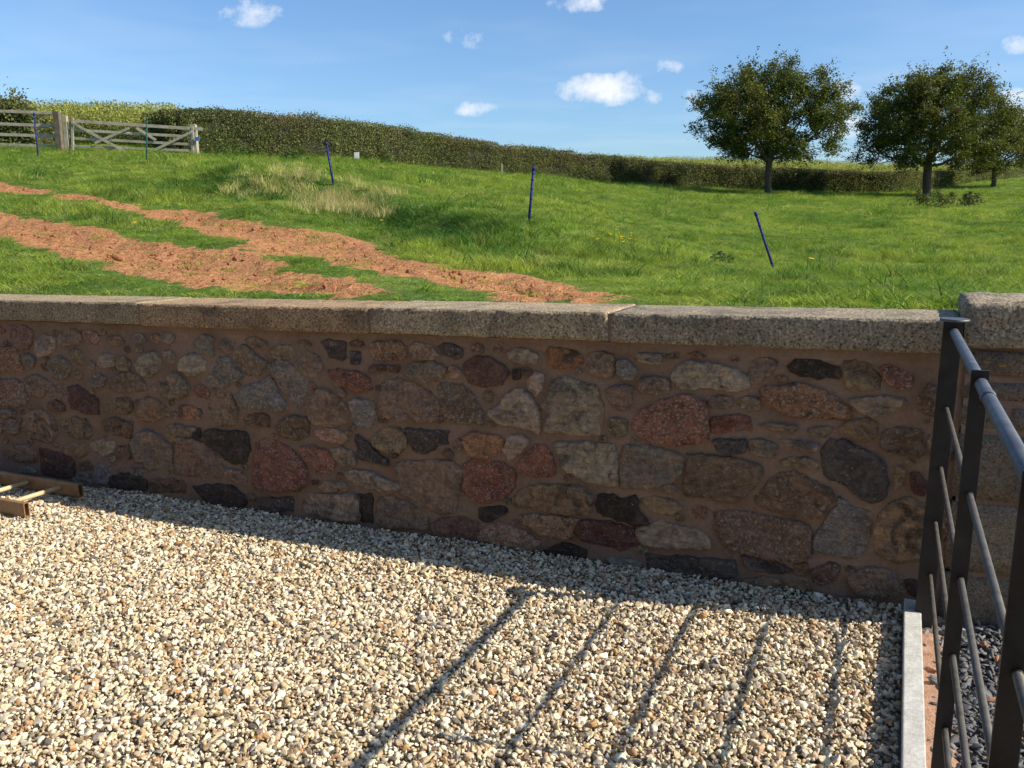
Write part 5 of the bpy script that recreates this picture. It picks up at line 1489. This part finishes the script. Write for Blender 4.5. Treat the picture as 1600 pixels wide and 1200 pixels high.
# pole tops far beyond the hedge
b = at(486, 178, 130); g0 = gz(b.x, b.y)
root = empty("utility_pole", (b.x, b.y, g0)); tag(root, "distant pole with a cross-arm showing over the hedge", "utility pole")
tp = at(486.5, 173.5, 130)
link("mast", bm_mesh("mast", tube_between((b.x, b.y, g0), tp, 0.16, 8, 0.11)), m_timber_dk, root)
link("cross_arm", bm_mesh("cross_arm", box_between(at(474, 177.5, 130), at(496, 178.5, 130), 0.12, 0.12)), m_timber_dk, root)
for px in (475, 481, 492, 495.5):
    q = at(px, 177.5, 130); link("insulator", bm_mesh("insulator", tube_between(q, q + Vector((0, 0, 0.28)), 0.08, 6)), m_clip, root)

# ------------------------------------------------------------------ yellow wild flowers
m_petal = flat_mat("yellow_petals", [(0.3, (0.72, 0.50, 0.02)), (0.7, (0.82, 0.64, 0.04))], 40, 0.7, 0)
def flower_mesh(nm, r, stemh, petals=9):
    bm = bmesh.new(); c = bm.verts.new((0, 0, stemh + r * 0.25))
    ring = []
    for j in range(petals * 2):
        an = math.pi * j / petals; rr = r if j % 2 == 0 else r * 0.72
        ring.append(bm.verts.new((rr * math.cos(an), rr * math.sin(an), stemh + (0.18 * r if j % 2 else 0.05 * r))))
    u = bm.verts.new((0, 0, stemh - r * 0.5))
    for j in range(petals * 2):
        bm.faces.new((ring[j], ring[(j + 1) % (petals * 2)], c)); bm.faces.new((ring[(j + 1) % (petals * 2)], ring[j], u))
    return bm_mesh(nm, bm)
fm = flower_mesh("flower_head", 0.028, 0.16); fm.materials.append(m_petal)
sm_ = bm_mesh("stem", tube_between((0, 0, -0.03), (0, 0, 0.155), 0.003, 5)); sm_.materials.append(m_weedstem)
def flower(px, py, label, sc, group):
    q = on_field(px, py + 5)
    root = empty("yellow_flower", q, rnd.uniform(0, 6)); root.scale = (sc, sc, sc * rnd.uniform(0.85, 1.15))
    tag(root, label, "flower", group)
    for me_ in (fm, sm_):
        o = bpy.data.objects.new(me_.name.split(".")[0], me_); C.objects.link(o); o.parent = root
        if me_ is fm: o.rotation_euler = (0.12, 0.1, 0)
cl = [(915, 367), (921, 378), (939, 371), (935, 386), (943, 388), (950, 376), (952, 381), (972, 381), (968, 386), (983, 376), (986, 384), (929, 383), (960, 370), (947, 366), (990, 388), (975, 391)]
for k, (px, py) in enumerate(cl): flower(px, py, "small yellow wildflower in the cluster right of the middle stake", 1.0, "yellow flowers clustered in the grass")
for (px, py, lb, s) in [(237, 298, "yellow flower in the bank grass left of the straw tufts", 1.3), (350, 301, "yellow flower at the foot of the straw-coloured bank", 1.5), (214, 362, "yellow flower on the grass strip between the two ruts", 1.1),
                        (488, 276, "yellow flower just left of the leaning stake in straw grass", 1.2), (474, 286, "yellow flower below the straw grass crest left of a stake", 1.0), (599, 357, "lone yellow flower on the bank above the rut", 1.0), (632, 316, "lone yellow flower in the open grass right of the straw bank", 1.0),
                        (1260, 436, "lone yellow flower right of the strongly leaning stake", 1.4), (1202, 376, "tiny yellow flower beside the strongly leaning stake", 0.7), (950, 407, "lone yellow flower below the cluster", 1.0), (598, 357, "second yellow flower close to the rut edge", 0.7)]:
    flower(px, py, lb, s, "single yellow flowers")

# ------------------------------------------------------------------ clods of red earth along the ruts
m_clod = flat_mat("red_clod", [(0.3, (0.20, 0.083, 0.042)), (0.7, (0.42, 0.19, 0.092))], 30, 0.95, 0.01)
cl_protos = [pebble(400 + k, 0.7, 9, 2, False, 0.06) for k in range(6)]
for pm in cl_protos: pm.materials.append(m_clod)
rg = np.random.default_rng(44)
n0 = 60000
xs = rg.uniform(-11, 4, n0); ys = rg.uniform(5, 17, n0)
sm, sd = soil_mask(xs, ys); u, d = wall_uv(xs, ys)
wt = sm * (0.10 + 0.55 * smooth01(1 - np.abs(sd + 0.12) / 0.18) * (vnoise(xs, ys, 6, 0.9) > -0.1) + 0.35 * (fbm(xs, ys, 31, 5.5, 2) > 0.25))
kp = (rg.uniform(0, 1, n0) < wt * 0.42) & (-d > 0.5) & (np.abs(xs) < 0.66 * ys + 1)
xs, ys = xs[kp], ys[kp]; n = len(xs)
size = np.clip(rg.lognormal(math.log(0.023), 0.5, n), 0.010, 0.08)
zz = field_z(xs, ys) - 0.02
cl = scatter("earth_clods", np.stack([xs, ys, zz + size * 0.15], 1), np.stack([rg.normal(0, .6, n), rg.normal(0, .6, n), rg.uniform(0, 6.28, n)], 1), size[:, None] * rg.uniform(0.8, 1.3, (n, 3)), rg.integers(0, 6, n), np.ones((n, 3)), cl_protos)
tag(cl, "crumbled red earth clods churned up along the ruts", "soil", kind="stuff")
c = on_field(183, 407); pm = pebble(460, 0.75, 9, 3, True, 0.035); pm.materials.append(m_clod)
o = link("earth_clod", pm, m_clod); o.location = c + Vector((0, 0, 0.04)); o.scale = (0.12, 0.09, 0.11); o.rotation_euler = (0.3, 0.5, 0.4)
tag(o, "large dark clod of red earth at the lower rut edge", "clod")
for k, (px, py, lb) in enumerate(((1265, 377, "bare brown earth mound right of the strongly leaning stake"), (1190, 367, "small stone beside the strongly leaning stake"))):
    c = on_field(px, py); pm = pebble(470 + k, 0.5, 8, 2); pm.materials.append(m_clod)
    o = link("earth_mound", pm, m_clod); o.location = c; o.scale = ((0.42, 0.3, 0.18), (0.2, 0.14, 0.12))[k]; o.rotation_euler = (0, 0.1, k)
    tag(o, lb, "mound")

# ------------------------------------------------------------------ unseen building added behind the camera to block sky light on the wall
m_house = flat_mat("house_stone", [(0.3, (0.10, 0.07, 0.052)), (0.7, (0.20, 0.145, 0.11))], 5, 0.9, 0.02)
m_roof = flat_mat("roof_slate", [(0.3, (0.05, 0.052, 0.056)), (0.7, (0.10, 0.10, 0.105))], 8, 0.7, 0.01)
m_frame = flat_mat("painted_frame", [(0.3, (0.60, 0.59, 0.55)), (0.7, (0.72, 0.71, 0.67))], 10, 0.6, 0)
m_pane, nt = new_mat("window_glass")
p, out = principled(nt, 0.06, 0.5); p.inputs['Base Color'].default_value = (0.02, 0.024, 0.028, 1)
HD0, HD1, HU0, HU1, HE, HR = 6.6, 12.6, -12.5, 2.2, 5.0, 7.6
blocker_house = empty("sky_blocker_house", wpt((HU0 + HU1) / 2, 0, HD0)); tag(blocker_house, "unseen stone building added behind the photographer to block sky light", "blocker_house")
def quad_prism(pts_front, pts_back, nm, mat, par):
    n = len(pts_front); V = [tuple(q) for q in pts_front + pts_back]
    Fc = [tuple(range(n)), tuple(range(2 * n - 1, n - 1, -1))] + [(i, i + n, (i + 1) % n + n, (i + 1) % n) for i in range(n)]
    me = bpy.data.meshes.new(nm); me.from_pydata(V, [], Fc); me.update()
    bm = bmesh.new(); bm.from_mesh(me); bmesh.ops.recalc_face_normals(bm, faces=bm.faces); bm.to_mesh(me); bm.free()
    return link(nm, me, mat, par)
HM = (HD0 + HD1) / 2
gable = [(HD0, -0.4), (HD0, HE), (HM, HR), (HD1, HE), (HD1, -0.4)]
quad_prism([wpt(HU0, v, d) for d, v in gable], [wpt(HU1, v, d) for d, v in gable], "wall", m_house, blocker_house)
for (da, db) in ((HD0 - 0.35, HM), (HD1 + 0.35, HM)):
    va = HE - 0.30
    a = [wpt(HU0 - 0.2, va + 0.10, da), wpt(HU0 - 0.2, HR + 0.10, db), wpt(HU0 - 0.2, HR + 0.22, db), wpt(HU0 - 0.2, va + 0.22, da)]
    b = [wpt(HU1 + 0.2, va + 0.10, da), wpt(HU1 + 0.2, HR + 0.10, db), wpt(HU1 + 0.2, HR + 0.22, db), wpt(HU1 + 0.2, va + 0.22, da)]
    quad_prism(a, b, "roof_slope", m_roof, blocker_house)
def panel(u0, u1, v0, v1, d, nm, mat, par, t=0.05):
    return quad_prism([wpt(u0, v0, d), wpt(u1, v0, d), wpt(u1, v1, d), wpt(u0, v1, d)], [wpt(u0, v0, d - t), wpt(u1, v0, d - t), wpt(u1, v1, d - t), wpt(u0, v1, d - t)], nm, mat, par)
for (uc, vc) in ((-10.5, 0.9), (-7.2, 0.9), (-0.2, 0.9), (-10.5, 3.1), (-7.2, 3.1), (-3.7, 3.1), (-0.2, 3.1)):
    wd = panel(uc - 0.55, uc + 0.55, vc, vc + 1.2, HD0 - 0.003, "window", m_frame, blocker_house)
    for sx in (-1, 1): panel(uc + sx * 0.27 - 0.22, uc + sx * 0.27 + 0.22, vc + 0.07, vc + 1.13, HD0 - 0.055, "pane", m_pane, wd, 0.012)
dr = panel(-4.2, -3.2, 0.0, 2.05, HD0 - 0.003, "door", m_frame, blocker_house, 0.06)
